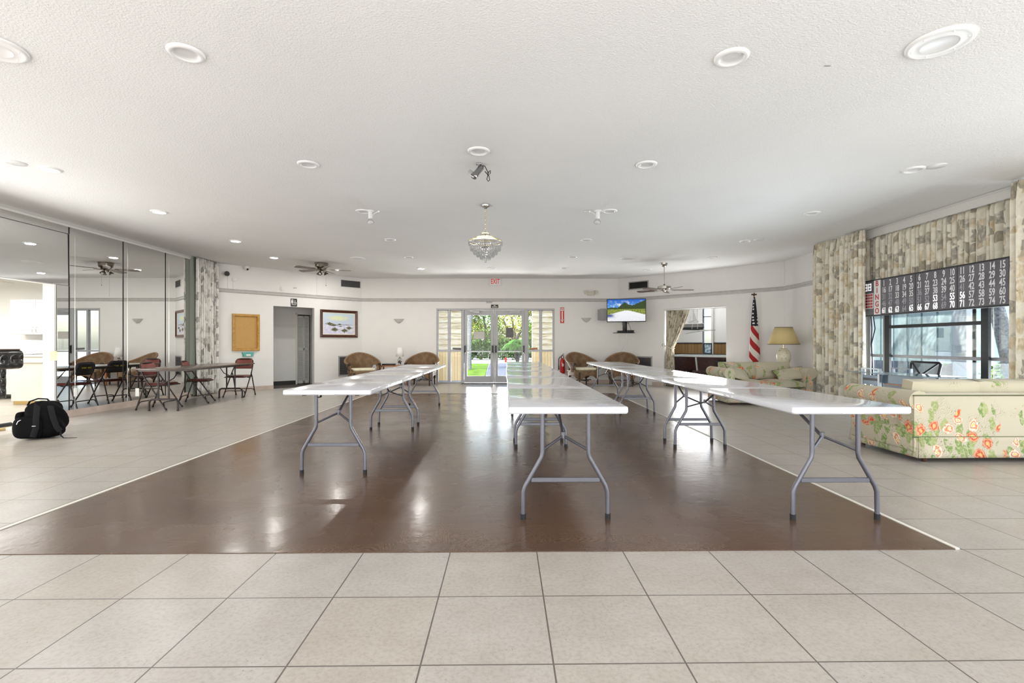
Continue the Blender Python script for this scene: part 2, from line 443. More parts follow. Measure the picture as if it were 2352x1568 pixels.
def m_curtain(name, cream, grey, tan, gs=7.0):
    m, nt, b = base(name)
    x, y, z = sep(nt, coords(nt, kind='UV'))
    uv = comb(nt, x, mth(nt, 'MULTIPLY', y, 0.75))
    vv = nt.nodes.new('ShaderNodeVectorMath'); vv.operation = 'MULTIPLY_ADD'
    nt.links.new(noise(nt, uv, 9, 2, out=1), vv.inputs[0]); vv.inputs[1].default_value = (0.10, 0.16, 0); nt.links.new(uv, vv.inputs[2])
    w = vv.outputs[0]
    vo = nd(nt, 'TexVoronoi', dict(voronoi_dimensions='2D', distance='CHEBYCHEV'), Scale=gs, Randomness=0.9)
    nt.links.new(w, vo.inputs['Vector'])
    r0 = sep(nt, vo.outputs['Color'])
    soft = step(nt, vo.outputs['Distance'], 0.55, 0.35)
    n1 = noise(nt, w, gs * .62, 3); n2 = noise(nt, comb(nt, mth(nt, 'ADD', x, 7.3), y), gs * .5, 3)
    r = [mth(nt, 'ADD', mth(nt, 'MULTIPLY', mth(nt, 'MULTIPLY', r0[0], soft), 0.5), mth(nt, 'MULTIPLY', n1, 0.95)),
         mth(nt, 'ADD', mth(nt, 'MULTIPLY', mth(nt, 'MULTIPLY', r0[1], soft), 0.4), mth(nt, 'MULTIPLY', n2, 1.0))]
    streak = noise(nt, comb(nt, mth(nt, 'MULTIPLY', x, 60), mth(nt, 'MULTIPLY', y, 14)), 1.0, 3)
    g = mth(nt, 'MULTIPLY', step(nt, r[0], 0.70, 0.84), step(nt, streak, 0.22, 0.55))
    t = mth(nt, 'MULTIPLY', step(nt, r[1], 0.62, 0.82), step(nt, streak, 0.75, 0.35))
    col = mixc(nt, mth(nt, 'MULTIPLY', t, 0.85), cream, tan)
    col = mixc(nt, mth(nt, 'MULTIPLY', g, 0.85), col, grey)
    col = mixc(nt, 0.6, col, ramp(nt, noise(nt, w, 14, 3), [(0.3, (0.74, 0.71, 0.64)), (0.6, (1, 1, 1))]), 'MULTIPLY')
    nt.links.new(col, b.inputs['Base Color'])
    b.inputs['Roughness'].default_value = 0.9
    nt.links.new(bump(nt, noise(nt, coords(nt), 250, 2), 0.05), b.inputs['Normal'])
m_curtain('curtain_tan', (0.82, 0.78, 0.67), (0.30, 0.28, 0.24), (0.58, 0.44, 0.23), 8.5)
m_curtain('curtain_grey', (0.80, 0.79, 0.76), (0.22, 0.22, 0.21), (0.45, 0.43, 0.39), 8.0)
m_curtain('curtain_dark', (0.56, 0.51, 0.40), (0.17, 0.15, 0.11), (0.34, 0.28, 0.19), 11.0)

def m_wicker():
    m, nt, b = base('wicker')
    x, y, z = sep(nt, coords(nt, kind='UV'))
    a = mth(nt, 'SINE', mth(nt, 'MULTIPLY', x, 230)); c = mth(nt, 'SINE', mth(nt, 'MULTIPLY', y, 420))
    wv = mth(nt, 'MULTIPLY', a, c)
    nn = noise(nt, coords(nt), 9, 3)
    col = mixc(nt, step(nt, wv, -0.7, 0.7), (0.07, 0.034, 0.014), (0.235, 0.125, 0.055))
    col = mixc(nt, step(nt, nn, 0.40, 0.75), col, mixc(nt, 0.45, col, (0.36, 0.26, 0.16)))
    nt.links.new(col, b.inputs['Base Color'])
    b.inputs['Roughness'].default_value = 0.55
    nt.links.new(bump(nt, wv, 0.5, 0.006), b.inputs['Normal'])
m_wicker()
mat('wicker_rim', (0.27, 0.16, 0.085), 0.5, nscale=40, namt=0.3, bscale=80, bstr=0.4)
mat('wicker_dark', (0.03, 0.018, 0.012), 0.6)

def m_planks(name, c1, c2, dark, w, axis=0):
    m, nt, b = base(name)
    p = sep(nt, coords(nt)); x = p[axis]; z = p[2]
    u = mth(nt, 'DIVIDE', x, w); iu = mth(nt, 'FLOOR', u); f = mth(nt, 'SUBTRACT', u, iu)
    wn_ = nd(nt, 'TexWhiteNoise', dict(noise_dimensions='1D')); nt.links.new(iu, wn_.inputs['W'])
    g = noise(nt, comb(nt, mth(nt, 'MULTIPLY', x, 30), iu, mth(nt, 'MULTIPLY', z, 2)), 1.0, 4)
    col = mixc(nt, mth(nt, 'ADD', mth(nt, 'MULTIPLY', g, 0.6), mth(nt, 'MULTIPLY', wn_.outputs[0], 0.4)), c1, c2)
    col = mixc(nt, step(nt, mth(nt, 'MINIMUM', f, mth(nt, 'SUBTRACT', 1.0, f)), 0.05, 0.02), col, dark)
    nt.links.new(col, b.inputs['Base Color']); b.inputs['Roughness'].default_value = 0.45
m_planks('wainscot_wood', (0.20, 0.11, 0.035), (0.36, 0.22, 0.09), (0.06, 0.035, 0.015), 0.11)
m_planks('fence_boards', (0.78, 0.52, 0.18), (0.95, 0.88, 0.66), (0.45, 0.25, 0.06), 0.09)

def m_stone():
    m, nt, b = base('flagstone')
    v = coords(nt)
    vo = nd(nt, 'TexVoronoi', None, Scale=2.6, Randomness=1.0); nt.links.new(v, vo.inputs['Vector'])
    ve = nd(nt, 'TexVoronoi', dict(feature='DISTANCE_TO_EDGE'), Scale=2.6); nt.links.new(v, ve.inputs['Vector'])
    r = sep(nt, vo.outputs['Color'])
    col = ramp(nt, r[0], [(0, (0.25, 0.20, 0.18)), (0.4, (0.36, 0.32, 0.30)), (0.7, (0.24, 0.25, 0.28)), (1, (0.38, 0.34, 0.31))])
    col = mixc(nt, step(nt, ve.outputs['Distance'], 0.04, 0.0), col, (0.25, 0.26, 0.27))
    nt.links.new(mixc(nt, 0.4, col, ramp(nt, noise(nt, v, 9, 3), [(0.3, 0.6), (0.7, 1.0)]), 'MULTIPLY'), b.inputs['Base Color'])
    b.inputs['Roughness'].default_value = 0.8
m_stone()

def m_screen():
    m, nt, b = base('screen_picture')
    u, v, _ = sep(nt, coords(nt, kind='UV'))
    uv = comb(nt, mth(nt, 'MULTIPLY', u, 1.7), v)
    n6 = noise(nt, uv, 6, 4); n20 = noise(nt, uv, 20, 4); n50 = noise(nt, uv, 50, 3)
    skyc = mixc(nt, step(nt, v, 0.6, 1.0), (0.10, 0.36, 0.80), (0.008, 0.11, 0.55))
    cloud = mth(nt, 'MULTIPLY', step(nt, n6, 0.52, 0.66), step(nt, v, 0.98, 0.72))
    col = mixc(nt, cloud, skyc, (0.9, 0.93, 0.97))
    du = mth(nt, 'SUBTRACT', u, 0.50)
    au = mth(nt, 'ABSOLUTE', du)
    hump = mth(nt, 'MULTIPLY', mth(nt, 'MAXIMUM', mth(nt, 'SUBTRACT', 0.19, mth(nt, 'ABSOLUTE', mth(nt, 'SUBTRACT', u, 0.46))), 0.0), 1.3)
    right = mth(nt, 'MULTIPLY', mth(nt, 'MAXIMUM', mth(nt, 'SUBTRACT', u, 0.52), 0.0), 0.70)
    top = mth(nt, 'ADD', mth(nt, 'ADD', 0.635, mth(nt, 'ADD', hump, right)), mth(nt, 'MULTIPLY', mth(nt, 'SUBTRACT', n20, 0.5), 0.14))
    tree = step(nt, mth(nt, 'SUBTRACT', top, v), 0.0, 0.02)
    tcol = ramp(nt, n50, [(0.3, (0.004, 0.008, 0.003)), (0.55, (0.03, 0.07, 0.012)), (0.75, (0.16, 0.20, 0.04))])
    col = mixc(nt, tree, col, tcol)
    gr = step(nt, v, 0.57, 0.54)
    gcol = ramp(nt, n20, [(0.3, (0.05, 0.09, 0.01)), (0.5, (0.24, 0.30, 0.04)), (0.75, (0.55, 0.52, 0.16))])
    col = mixc(nt, gr, col, gcol)
    edge = mth(nt, 'SUBTRACT', 0.50, mth(nt, 'MULTIPLY', mth(nt, 'MAXIMUM', mth(nt, 'SUBTRACT', au, 0.05), 0.0), 0.44))
    sand = step(nt, mth(nt, 'SUBTRACT', mth(nt, 'ADD', edge, mth(nt, 'MULTIPLY', mth(nt, 'SUBTRACT', n20, 0.5), 0.05)), v), 0.0, 0.015)
    scol = mixc(nt, mth(nt, 'MULTIPLY', step(nt, n50, 0.56, 0.66), step(nt, v, 0.35, 0.05)), (0.92, 0.93, 0.97), (0.25, 0.28, 0.45))
    scol = mixc(nt, mth(nt, 'MULTIPLY', step(nt, mth(nt, 'ADD', du, mth(nt, 'MULTIPLY', n6, 0.25)), -0.12, -0.32), step(nt, mth(nt, 'ABSOLUTE', mth(nt, 'SUBTRACT', v, 0.26)), 0.14, 0.02)), scol, (0.05, 0.09, 0.30))
    col = mixc(nt, sand, col, scol)
    nt.links.new(col, b.inputs['Emission Color'])
    b.inputs['Emission Strength'].default_value = 0.9
    b.inputs['Base Color'].default_value = (0.005, 0.005, 0.005, 1)
    b.inputs['Specular IOR Level'].default_value = 0.12
    b.inputs['Roughness'].default_value = 0.3
m_screen()

def m_painting():
    m, nt, b = base('dune_canvas')
    u, v, _ = sep(nt, coords(nt, kind='UV'))
    uv = comb(nt, mth(nt, 'MULTIPLY', u, 1.45), v)
    n8 = noise(nt, uv, 8, 4); n30 = noise(nt, uv, 30, 4)
    col = mixc(nt, step(nt, v, 0.42, 0.95), (0.58, 0.64, 0.78), (0.55, 0.68, 0.76))
    r2 = mth(nt, 'ADD', mth(nt, 'POWER', mth(nt, 'MULTIPLY', mth(nt, 'SUBTRACT', u, 0.47), 1.25), 2.0), mth(nt, 'POWER', mth(nt, 'MULTIPLY', mth(nt, 'SUBTRACT', v, 0.77), 3.2), 2.0))
    glow = step(nt, mth(nt, 'ADD', r2, mth(nt, 'MULTIPLY', n8, 0.25)), 0.36, 0.16)
    col = mixc(nt, glow, col, (0.74, 0.78, 0.52))
    sand = step(nt, mth(nt, 'SUBTRACT', mth(nt, 'ADD', 0.43, mth(nt, 'MULTIPLY', mth(nt, 'SUBTRACT', n8, 0.5), 0.06)), v), 0.0, 0.012)
    col = mixc(nt, sand, col, mixc(nt, step(nt, n8, 0.35, 0.65), (0.58, 0.58, 0.78), (0.78, 0.78, 0.86)))
    def tuft(cu, cv, w, h):
        w *= 1.35; h *= 1.3
        dx = mth(nt, 'DIVIDE', mth(nt, 'SUBTRACT', u, cu), w); dy = mth(nt, 'DIVIDE', mth(nt, 'SUBTRACT', v, cv), h)
        d = mth(nt, 'ADD', mth(nt, 'ADD', mth(nt, 'ABSOLUTE', dx), mth(nt, 'ABSOLUTE', dy)), mth(nt, 'MULTIPLY', mth(nt, 'SUBTRACT', n30, 0.5), 2.2))
        return step(nt, d, 1.0, 0.8)
    tc = ramp(nt, n30, [(0.35, (0.03, 0.03, 0.012)), (0.55, (0.13, 0.13, 0.04)), (0.75, (0.36, 0.36, 0.12))])
    for t in ((0.20, 0.49, 0.10, 0.07), (0.32, 0.43, 0.13, 0.045), (0.52, 0.47, 0.07, 0.035), (0.55, 0.38, 0.06, 0.02), (0.36, 0.22, 0.10, 0.09), (0.68, 0.17, 0.10, 0.08), (0.83, 0.30, 0.09, 0.07), (0.75, 0.455, 0.2, 0.012)):
        col = mixc(nt, tuft(*t), col, tc)
    nt.links.new(col, b.inputs['Base Color']); b.inputs['Roughness'].default_value = 0.5
m_painting()

def m_bluepic():
    m, nt, b = base('blue_picture')
    v = coords(nt)
    nt.links.new(ramp(nt, noise(nt, v, 14, 4), [(0.35, (0.05, 0.09, 0.22)), (0.5, (0.35, 0.48, 0.55)), (0.65, (0.75, 0.85, 0.9))]), b.inputs['Base Color'])
m_bluepic()

def m_flag():
    m, nt, b = base('flag_cloth')
    u, v, _ = sep(nt, coords(nt, kind='UV'))
    s = mth(nt, 'ADD', mth(nt, 'MULTIPLY', v, 4.6), mth(nt, 'MULTIPLY', mth(nt, 'ABSOLUTE', mth(nt, 'SUBTRACT', u, 0.62)), -2.2))
    red = mth(nt, 'GREATER_THAN', mth(nt, 'FRACT', s), 0.5)
    col = mixc(nt, red, (0.72, 0.68, 0.62), (0.40, 0.01, 0.012))
    canton = step(nt, mth(nt, 'SUBTRACT', v, mth(nt, 'MULTIPLY', mth(nt, 'ABSOLUTE', mth(nt, 'SUBTRACT', u, 0.5)), 0.05)), 0.545, 0.55)
    vo = nd(nt, 'TexVoronoi', dict(voronoi_dimensions='2D'), Scale=1.0, Randomness=0.35); nt.links.new(comb(nt, mth(nt, 'MULTIPLY', u, 3.2), mth(nt, 'MULTIPLY', v, 19)), vo.inputs['Vector'])
    star = step(nt, vo.outputs['Distance'], 0.24, 0.20)
    col = mixc(nt, canton, col, mixc(nt, star, (0.008, 0.009, 0.02), (0.75, 0.75, 0.75)))
    nt.links.new(col, b.inputs['Base Color']); b.inputs['Roughness'].default_value = 0.7
m_flag()

def m_vase():
    m, nt, b = base('daisy_ceramic')
    v = coords(nt)
    vo = nd(nt, 'TexVoronoi', None, Scale=13.0); nt.links.new(v, vo.inputs['Vector'])
    r = sep(nt, vo.outputs['Color'])
    col = mixc(nt, mth(nt, 'MULTIPLY', step(nt, vo.outputs['Distance'], 0.36, 0.30), mth(nt, 'GREATER_THAN', r[0], 0.72)), (0.78, 0.74, 0.56), (0.80, 0.62, 0.06))
    vo2 = nd(nt, 'TexVoronoi', None, Scale=34.0); nt.links.new(v, vo2.inputs['Vector'])
    r2 = sep(nt, vo2.outputs['Color'])
    col = mixc(nt, mth(nt, 'MULTIPLY', step(nt, vo2.outputs['Distance'], 0.30, 0.24), mth(nt, 'GREATER_THAN', r2[0], 0.80)), col, (0.22, 0.30, 0.12))
    nt.links.new(col, b.inputs['Base Color']); b.inputs['Roughness'].default_value = 0.25
m_vase()

def m_mesh():
    m, nt, b = base('mesh_back')
    out = nt.nodes['Material Output']
    tr = nd(nt, 'BsdfTransparent'); mx = nt.nodes.new('ShaderNodeMixShader')
    b.inputs['Base Color'].default_value = (0.03, 0.035, 0.04, 1)
    mx.inputs[0].default_value = 0.7
    nt.links.new(tr.outputs[0], mx.inputs[1]); nt.links.new(b.outputs[0], mx.inputs[2]); nt.links.new(mx.outputs[0], out.inputs[0])
m_mesh()

# ------------------------------------------------------------------ geometry helpers
class B:
    """collects shapes in one bmesh; obj() links it as ONE mesh object"""
    def __init__(s):
        s.m = bmesh.new(); s.uv = None
    def box(s, x0, x1, y0, y1, z0, z1, bev=0, seg=2, M=None):
        vs = [s.m.verts.new((x, y, z)) for x in (x0, x1) for y in (y0, y1) for z in (z0, z1)]
        F = [(0, 1, 3, 2), (4, 6, 7, 5), (0, 4, 5, 1), (2, 3, 7, 6), (0, 2, 6, 4), (1, 5, 7, 3)]
        fs = [s.m.faces.new([vs[i] for i in f]) for f in F]
        if M is not None: bmesh.ops.transform(s.m, matrix=M, verts=vs)
        if bev:
            es = {e for f in fs for e in f.edges}
            bmesh.ops.bevel(s.m, geom=list(es), offset=bev, segments=seg, profile=0.5, affect='EDGES')
        return s
    def cyl(s, p0, p1, r0, r1=None, seg=14, caps=True):
        p0, p1 = Vector(p0), Vector(p1)
        r1 = r0 if r1 is None else r1
        q = (p1 - p0).to_track_quat('Z', 'Y')
        a = []; b_ = []
        for i in range(seg):
            d = q @ Vector((math.cos(2 * PI * i / seg), math.sin(2 * PI * i / seg), 0))
            a.append(s.m.verts.new(p0 + d * r0)); b_.append(s.m.verts.new(p1 + d * r1))
        for i in range(seg):
            j = (i + 1) % seg
            s.m.faces.new((a[i], a[j], b_[j], b_[i]))
        if caps:
            s.m.faces.new(a[::-1]); s.m.faces.new(b_)
        return s
    def tube(s, pts, r, seg=8, closed=False, flat=1.0):
        P = [Vector(p) for p in pts]; n = len(P); rings = []; prev = None
        for i in range(n):
            if closed: t = P[(i + 1) % n] - P[i - 1]
            else: t = P[min(i + 1, n - 1)] - P[max(i - 1, 0)]
            t.normalize()
            if prev is None:
                up = Vector((0, 0, 1)) if abs(t.z) < 0.9 else Vector((1, 0, 0))
                a = t.cross(up).normalized()
            else:
                a = (prev - t * prev.dot(t)).normalized()
            prev = a; b_ = t.cross(a)
            rr = r[i] if isinstance(r, (list, tuple)) else r
            rings.append([s.m.verts.new(P[i] + a * math.cos(2 * PI * k / seg) * rr + b_ * math.sin(2 * PI * k / seg) * rr * flat) for k in range(seg)])
        for i in range(n if closed else n - 1):
            A, D = rings[i], rings[(i + 1) % n]
            for k in range(seg):
                l = (k + 1) % seg
                s.m.faces.new((A[k], A[l], D[l], D[k]))
        if not closed:
            s.m.faces.new(rings[0][::-1]); s.m.faces.new(rings[-1])
        return s
    def lathe(s, prof, o=(0, 0, 0), seg=24, M=None, sx=1, sy=1, a0=0, a1=2 * PI):
        full = abs(a1 - a0 - 2 * PI) < 1e-6
        N = seg if full else seg + 1
        rings = []; allv = []
        for (r, z) in prof:
            if r < 1e-6: rg = [s.m.verts.new((o[0], o[1], o[2] + z))]
            else: rg = [s.m.verts.new((o[0] + r * math.cos(a0 + (a1 - a0) * i / seg) * sx, o[1] + r * math.sin(a0 + (a1 - a0) * i / seg) * sy, o[2] + z)) for i in range(N)]
            rings.append(rg); allv += rg
        for A, D in zip(rings, rings[1:]):
            for i in range(seg if full else seg):
                j = (i + 1) % N
                if len(A) == 1 and len(D) == 1: continue
                if len(A) == 1: s.m.faces.new((A[0], D[j], D[i]))
                elif len(D) == 1: s.m.faces.new((A[i], A[j], D[0]))
                else: s.m.faces.new((A[i], A[j], D[j], D[i]))
        if M is not None: bmesh.ops.transform(s.m, matrix=M, verts=allv)
        return s
    def ball(s, c, r, seg=12, sc=(1, 1, 1)):
        n = seg // 2
        prof = [(r * math.sin(PI * i / n), -r * math.cos(PI * i / n) * sc[2]) for i in range(n + 1)]
        return s.lathe(prof, c, seg, sx=sc[0], sy=sc[1])
    def poly(s, pts):
        s.m.faces.new([s.m.verts.new(p) for p in pts]); return s
    def prism(s, pts, v):
        v = Vector(v); P = [Vector(p) for p in pts]
        a = [s.m.verts.new(p) for p in P]; b_ = [s.m.verts.new(p + v) for p in P]
        n = len(P)
        s.m.faces.new(a[::-1]); s.m.faces.new(b_)
        for i in range(n): s.m.faces.new((a[i], a[(i + 1) % n], b_[(i + 1) % n], b_[i]))
        return s
    def grid(s, fn, nu, nv, uvfn=None, cu=False, skip=None):
        if uvfn and s.uv is None: s.uv = s.m.loops.layers.uv.new('UVMap')
        V = [[s.m.verts.new(fn(i / nu, j / nv)) for j in range(nv + 1)] for i in range(nu if cu else nu + 1)]
        for i in range(nu):
            for j in range(nv):
                if skip and skip((i + .5) / nu, (j + .5) / nv): continue
                k = (i + 1) % len(V) if cu else i + 1
                f = s.m.faces.new((V[i][j], V[k][j], V[k][j + 1], V[i][j + 1]))
                if uvfn:
                    for lp, (a, b_) in zip(f.loops, ((i, j), (i + 1, j), (i + 1, j + 1), (i, j + 1))):
                        lp[s.uv].uv = uvfn(a / nu, b_ / nv)
        return s
    def mesh(s, me, M):
        off = len(s.m.verts)
        vs = [s.m.verts.new(M @ v.co) for v in me.vertices]
        for p in me.polygons:
            try: s.m.faces.new([vs[i] for i in p.vertices])
            except ValueError: pass
        return s
    def obj(s, name, m, parent=None, smooth=40, loc=None, solid=0, recalc=True):
        if recalc: bmesh.ops.recalc_face_normals(s.m, faces=s.m.faces[:])
        me = bpy.data.meshes.new(name)
        s.m.to_mesh(me); s.m.free()
        me.materials.append(MATS[m] if isinstance(m, str) else m)
        if smooth:
            me.shade_smooth()
            if smooth < 179: me.set_sharp_from_angle(angle=math.radians(smooth))
        o = bpy.data.objects.new(name, me); C.objects.link(o)
        if parent is not None: o.parent = parent
        if loc: o.location = loc
        if solid:
            md = o.modifiers.new('thickness', 'SOLIDIFY'); md.thickness = solid; md.offset = 0
        return o

def tag(o, label=None, cat=None, group=None, kind=None):
    if label: o['label'] = label
    if cat: o['category'] = cat
    if group: o['group'] = group
    if kind: o['kind'] = kind
    return o

def thing(name, label, cat, loc=(0, 0, 0), rz=0, group=None):
    o = bpy.data.objects.new(name, None); o.empty_display_size = 0.05; C.objects.link(o)
    o.location = loc; o.rotation_euler = (0, 0, rz)
    return tag(o, label, cat, group)

def struct(o, label=None, cat=None):
    return tag(o, label, cat, None, 'structure')

def dup(root, loc, rz, label, group=None):
    def cp(o, par):
        c = o.copy(); C.objects.link(c)
        if par is not None: c.parent = par
        for ch in o.children: cp(ch, c)
        return c
    r = cp(root, None); r.location = loc; r.rotation_euler = (0, 0, rz); r['label'] = label
    if group: r['group'] = group
    return r

def text_mesh(txt, size, sx=1.0, extrude=0.002, bold=0.0, align='CENTER'):
    c = bpy.data.curves.new('txt', 'FONT'); c.body = txt; c.size = size; c.extrude = extrude; c.offset = bold
    c.align_x = align; c.align_y = 'CENTER'; c.resolution_u = 3
    o = bpy.data.objects.new('txt', c); C.objects.link(o)
    dg = bpy.context.evaluated_depsgraph_get(); dg.update()
    me = bpy.data.meshes.new_from_object(o.evaluated_get(dg))
    bpy.data.objects.remove(o); bpy.data.curves.remove(c)
    me.transform(Matrix.Diagonal((sx, 1, 1, 1)))
    return me
FACE = Matrix(((1, 0, 0, 0), (0, 0, -1, 0), (0, 1, 0, 0), (0, 0, 0, 1)))   # text in the XZ plane facing -Y
def text_at(b, txt, x, y, z, size, sx=1.0, bold=0.0, extrude=0.001):
    me = text_mesh(txt, size, sx, extrude, bold)
    b.mesh(me, Matrix.Translation((x, y, z)) @ FACE); bpy.data.meshes.remove(me)
    return b

Q = math.sqrt(.5)
BY = 13.96; CLX = -4.03; CRX = 3.19; XL = -6.68; XR = 6.2
# wall frames: local x to the viewer's right, local y into the wall
FR = {'back': ((0, BY), 0), 'dl': ((CLX, BY), PI / 4), 'dr': ((CRX, BY), -PI / 4), 'left': ((XL, 0), PI / 2), 'right': ((XR, 0), -PI / 2)}
def on(wall, x, off=0.0, z=0.0):
    (ox, oy), a = FR[wall]
    return (ox + math.cos(a) * x + math.sin(a) * off, oy + math.sin(a) * x - math.cos(a) * off, z), a
def wthing(name, label, cat, wall, x, off=0.0, z=0.0, group=None):
    l, a = on(wall, x, off, z)
    return thing(name, label, cat, l, a, group)

# ------------------------------------------------------------------ the shell of the room
def wall(name, wallkey, x0, x1, holes, z1=ZC + 0.02, T=0.12, m='white_paint', label=None):
    b = B()
    xs = sorted({x0, x1} | {h[0] for h in holes} | {h[1] for h in holes})
    for a, c in zip(xs, xs[1:]):
        zs = [(0, z1)]
        for h in holes:
            if h[0] <= a and h[1] >= c:
                zs = [(0, h[2])] * (h[2] > 0.001) + [(h[3], z1)]
        for za, zb in zs: b.box(a, c, 0, T, za, zb)
    bmesh.ops.remove_doubles(b.m, verts=b.m.verts[:], dist=1e-5)
    l, an = on(wallkey, 0)
    o = b.obj(name, m, None, 0, l); o.rotation_euler = (0, 0, an)
    return struct(o, label, 'wall')
wall('wall_back', 'back', CLX, CRX, [(-1.947, 1.388, 0, 2.103)], label='white end wall with the glazed entrance doors')
wall('wall_back_left', 'dl', -3.748, 0, [(-2.381, -1.356, 0, 2.04)], label='white angled wall with the painting and the restroom passage')
wall('wall_back_right', 'dr', 0, 4.257, [(1.384, 2.993, 0, 2.0)], label='white angled wall with the curtained opening to the billiard room')
wall('wall_left', 'left', -3, 11.31, [(-1, 3, 0.4, 2.5), (4.2, 7.4, 0, 1.985)], label='white wall behind the mirrors with the kitchen opening')
wall('wall_right', 'right', -10.95, 3, [(-8.45, -5.3, 0.1, 2.45), (-4.0, 1.6, 0.3, 2.6)], label='white wall with the curtained picture window')
b = B().box(-6.8, -6.0, -3.12, -3, 0, ZC).box(6.0, 6.4, -3.12, -3, 0, ZC).box(-6.0, 6.0, -3.12, -3, 0, 0.2).box(-6.0, 6.0, -3.12, -3, 2.7, ZC)
struct(b.obj('wall_rear', 'white_paint', None, 0), 'wall behind the camera, almost all window', 'wall')

OUT = [(XL - .1, -3.1), (XR + .1, -3.1), (XR + .1, 10.99), (CRX + .04, BY + .1), (CLX - .04, BY + .1), (XL - .1, 11.35)]
b = B().prism([(x, y, -0.12) for x, y in OUT], (0, 0, 0.12))
struct(b.obj('floor', 'floor_tile', None, 0), 'beige square ceramic tile floor with dark grout', 'floor')
b = B().prism([(x, y, ZC) for x, y in OUT], (0, 0, 0.15))
struct(b.obj('ceiling', 'popcorn', None, 0), 'white textured ceiling dotted with round fixtures', 'ceiling')
b = B().box(-8, 7.3, -3.6, 14.3, ZC + .16, ZC + .4)
struct(b.obj('roof', 'concrete', None, 0), 'roof slab over the hall', 'roof')
DX0, DX1, DY0, DY1 = -2.985, 2.42, 2.632, 10.95
b = B().box(DX0, DX1, DY0, DY1, -0.05, 0.0035)
struct(b.obj('floor_parquet', 'parquet_vinyl', None, 0), 'glossy brown wood-look dance floor in the middle of the tiles', 'floor')
def trim(name, pts, m, label=None, cat='trim'):
    b = B()
    for p in pts: b.box(*p)
    return struct(b.obj(name, m, None, 0), label, cat)
trim('trim_1', [(DX1, DX1 + .022, DY0, DY1 + .02, 0, .008)], 'liner_cream', 'pale edging strip along the right of the dance floor')
trim('trim_2', [(DX0 - .022, DX0, DY0, DY1 + .02, 0, .008)], 'liner_cream', 'pale edging strip along the left of the dance floor')
trim('trim_3', [(DX0, DX1, DY1, DY1 + .02, 0, .008)], 'dark_base', 'dark edging strip across the far end of the dance floor')

def wtrim(name, wallkey, segs, prof, m, label, cat):
    """prof: list of (y, z) of the moulding's section, y negative = out of the wall"""
    b = B()
    for x0, x1 in segs: b.prism([(x0, y, z) for y, z in prof], (x1 - x0, 0, 0))
    l, a = on(wallkey, 0)
    o = b.obj(name, m, None, 30, l); o.rotation_euler = (0, 0, a)
    return struct(o, label, cat)
RAIL = [(0, 2.295), (-.022, 2.30), (-.030, 2.315), (-.018, 2.335), (-.018, 2.355), (-.028, 2.37), (-.012, 2.385), (0, 2.385)]
for i, (wk, segs, lab) in enumerate((('dl', [(-3.62, 0)], 'grey picture rail above the restroom passage'), ('back', [(CLX, CRX)], 'grey picture rail above the entrance doors'), ('dr', [(0, 4.257)], 'grey picture rail above the billiard room opening'), ('right', [(-10.95, -9.2)], 'short end of grey picture rail beside the tall curtain'))):
    wtrim('trim_%d' % (4 + i), wk, segs, RAIL, 'rail_grey', lab, 'picture rail')
BASE = [(0, 0), (-.012, 0), (-.012, .085), (-.006, .092), (0, .092)]
wtrim('baseboard_back', 'back', [(CLX, -1.95), (1.39, CRX)], BASE, 'baseboard_tile', 'pinkish tile baseboard of the end wall', 'baseboard')
wtrim('baseboard_back_left', 'dl', [(-3.62, -2.381), (-1.356, -.72), (-.02, 0)], BASE, 'baseboard_tile', 'pinkish tile baseboard beside the restroom passage', 'baseboard')
wtrim('baseboard_back_right', 'dr', [(0, .62), (1.05, 1.384), (2.993, 4.257)], BASE, 'baseboard_tile', 'pinkish tile baseboard under the wall screen', 'baseboard')
wtrim('baseboard_right', 'right', [(-10.95, -8.6)], BASE, 'baseboard_tile', 'pinkish tile baseboard behind the tall curtain', 'baseboard')
wtrim('baseboard_left', 'left', [(7.4, 10.5)], [(0, 0), (-.075, 0), (-.075, .10), (0, .10)], 'baseboard_tile', 'pinkish ledge along the foot of the mirrors', 'baseboard')

# ------------------------------------------------------------------ mirrors and kitchen opening on the left
wtrim('trim_8', 'left', [(3.5, 10.6)], [(0, 2.875), (-.075, 2.875), (-.085, 2.90), (-.06, ZC), (0, ZC)], 'trim_white', 'white top track above the mirrors', 'trim')
JN = [7.40, 7.608, 8.669, 9.737, 10.62]
LB = ['narrow door-height mirror beside the kitchen opening', 'tall mirror second from the kitchen opening, showing the entrance doors', 'tall mirror third from the kitchen opening', 'tall mirror beside the grey patterned curtain']
def mirror(name, y0, y1, z0, z1, label, rot=0, tilt=0):
    t = wthing(name, label, 'mirror', 'left', (y0 + y1) / 2, 0.05 + 2.1 * tilt)
    t.rotation_euler.z += rot
    t.rotation_euler.x = -tilt
    h = (y1 - y0) / 2
    B().box(-h + .004, h - .004, -.008, .0, z0, z1).obj('mirror_pane', 'mirror', t, 0)
    B().box(h - .006, h + .006, -.014, .0, z0, z1).obj('joint_strip', 'black_rubber', t, 0)
    if h > .3: B().box(-h + .10, -h + .108, -.0095, -.0075, z0, z1).obj('bevel_line', 'mirror_strip', t, 0)
    return t
for k in range(4):
    mirror('wall_mirror', JN[k], JN[k + 1], .10, 2.875 if k else 1.98, LB[k], math.radians(-0.35) if k == 0 else 0)
mirror('wall_mirror', 5.4, 7.604, 1.985, 2.765, 'wide mirror panel above the kitchen opening', 0, .013)
mirror('wall_mirror', 5.4, 7.604, 2.775, 2.875, 'thin mirror strip along the ceiling above the kitchen opening')
t = wthing('door_jamb', 'white jamb with brass hinge at the edge of the kitchen opening', 'door jamb', 'left', 7.4)
struct(t)
B().box(-.03, .0, -.05, .12, 0, 1.985).obj('jamb_board', 'trim_white', t, 0)
B().box(-.036, -.03, -.052, -.0, .86, 1.0).box(-.04, .002, -.058, -.05, .86, 1.0).obj('hinge', 'brass', t, 0)
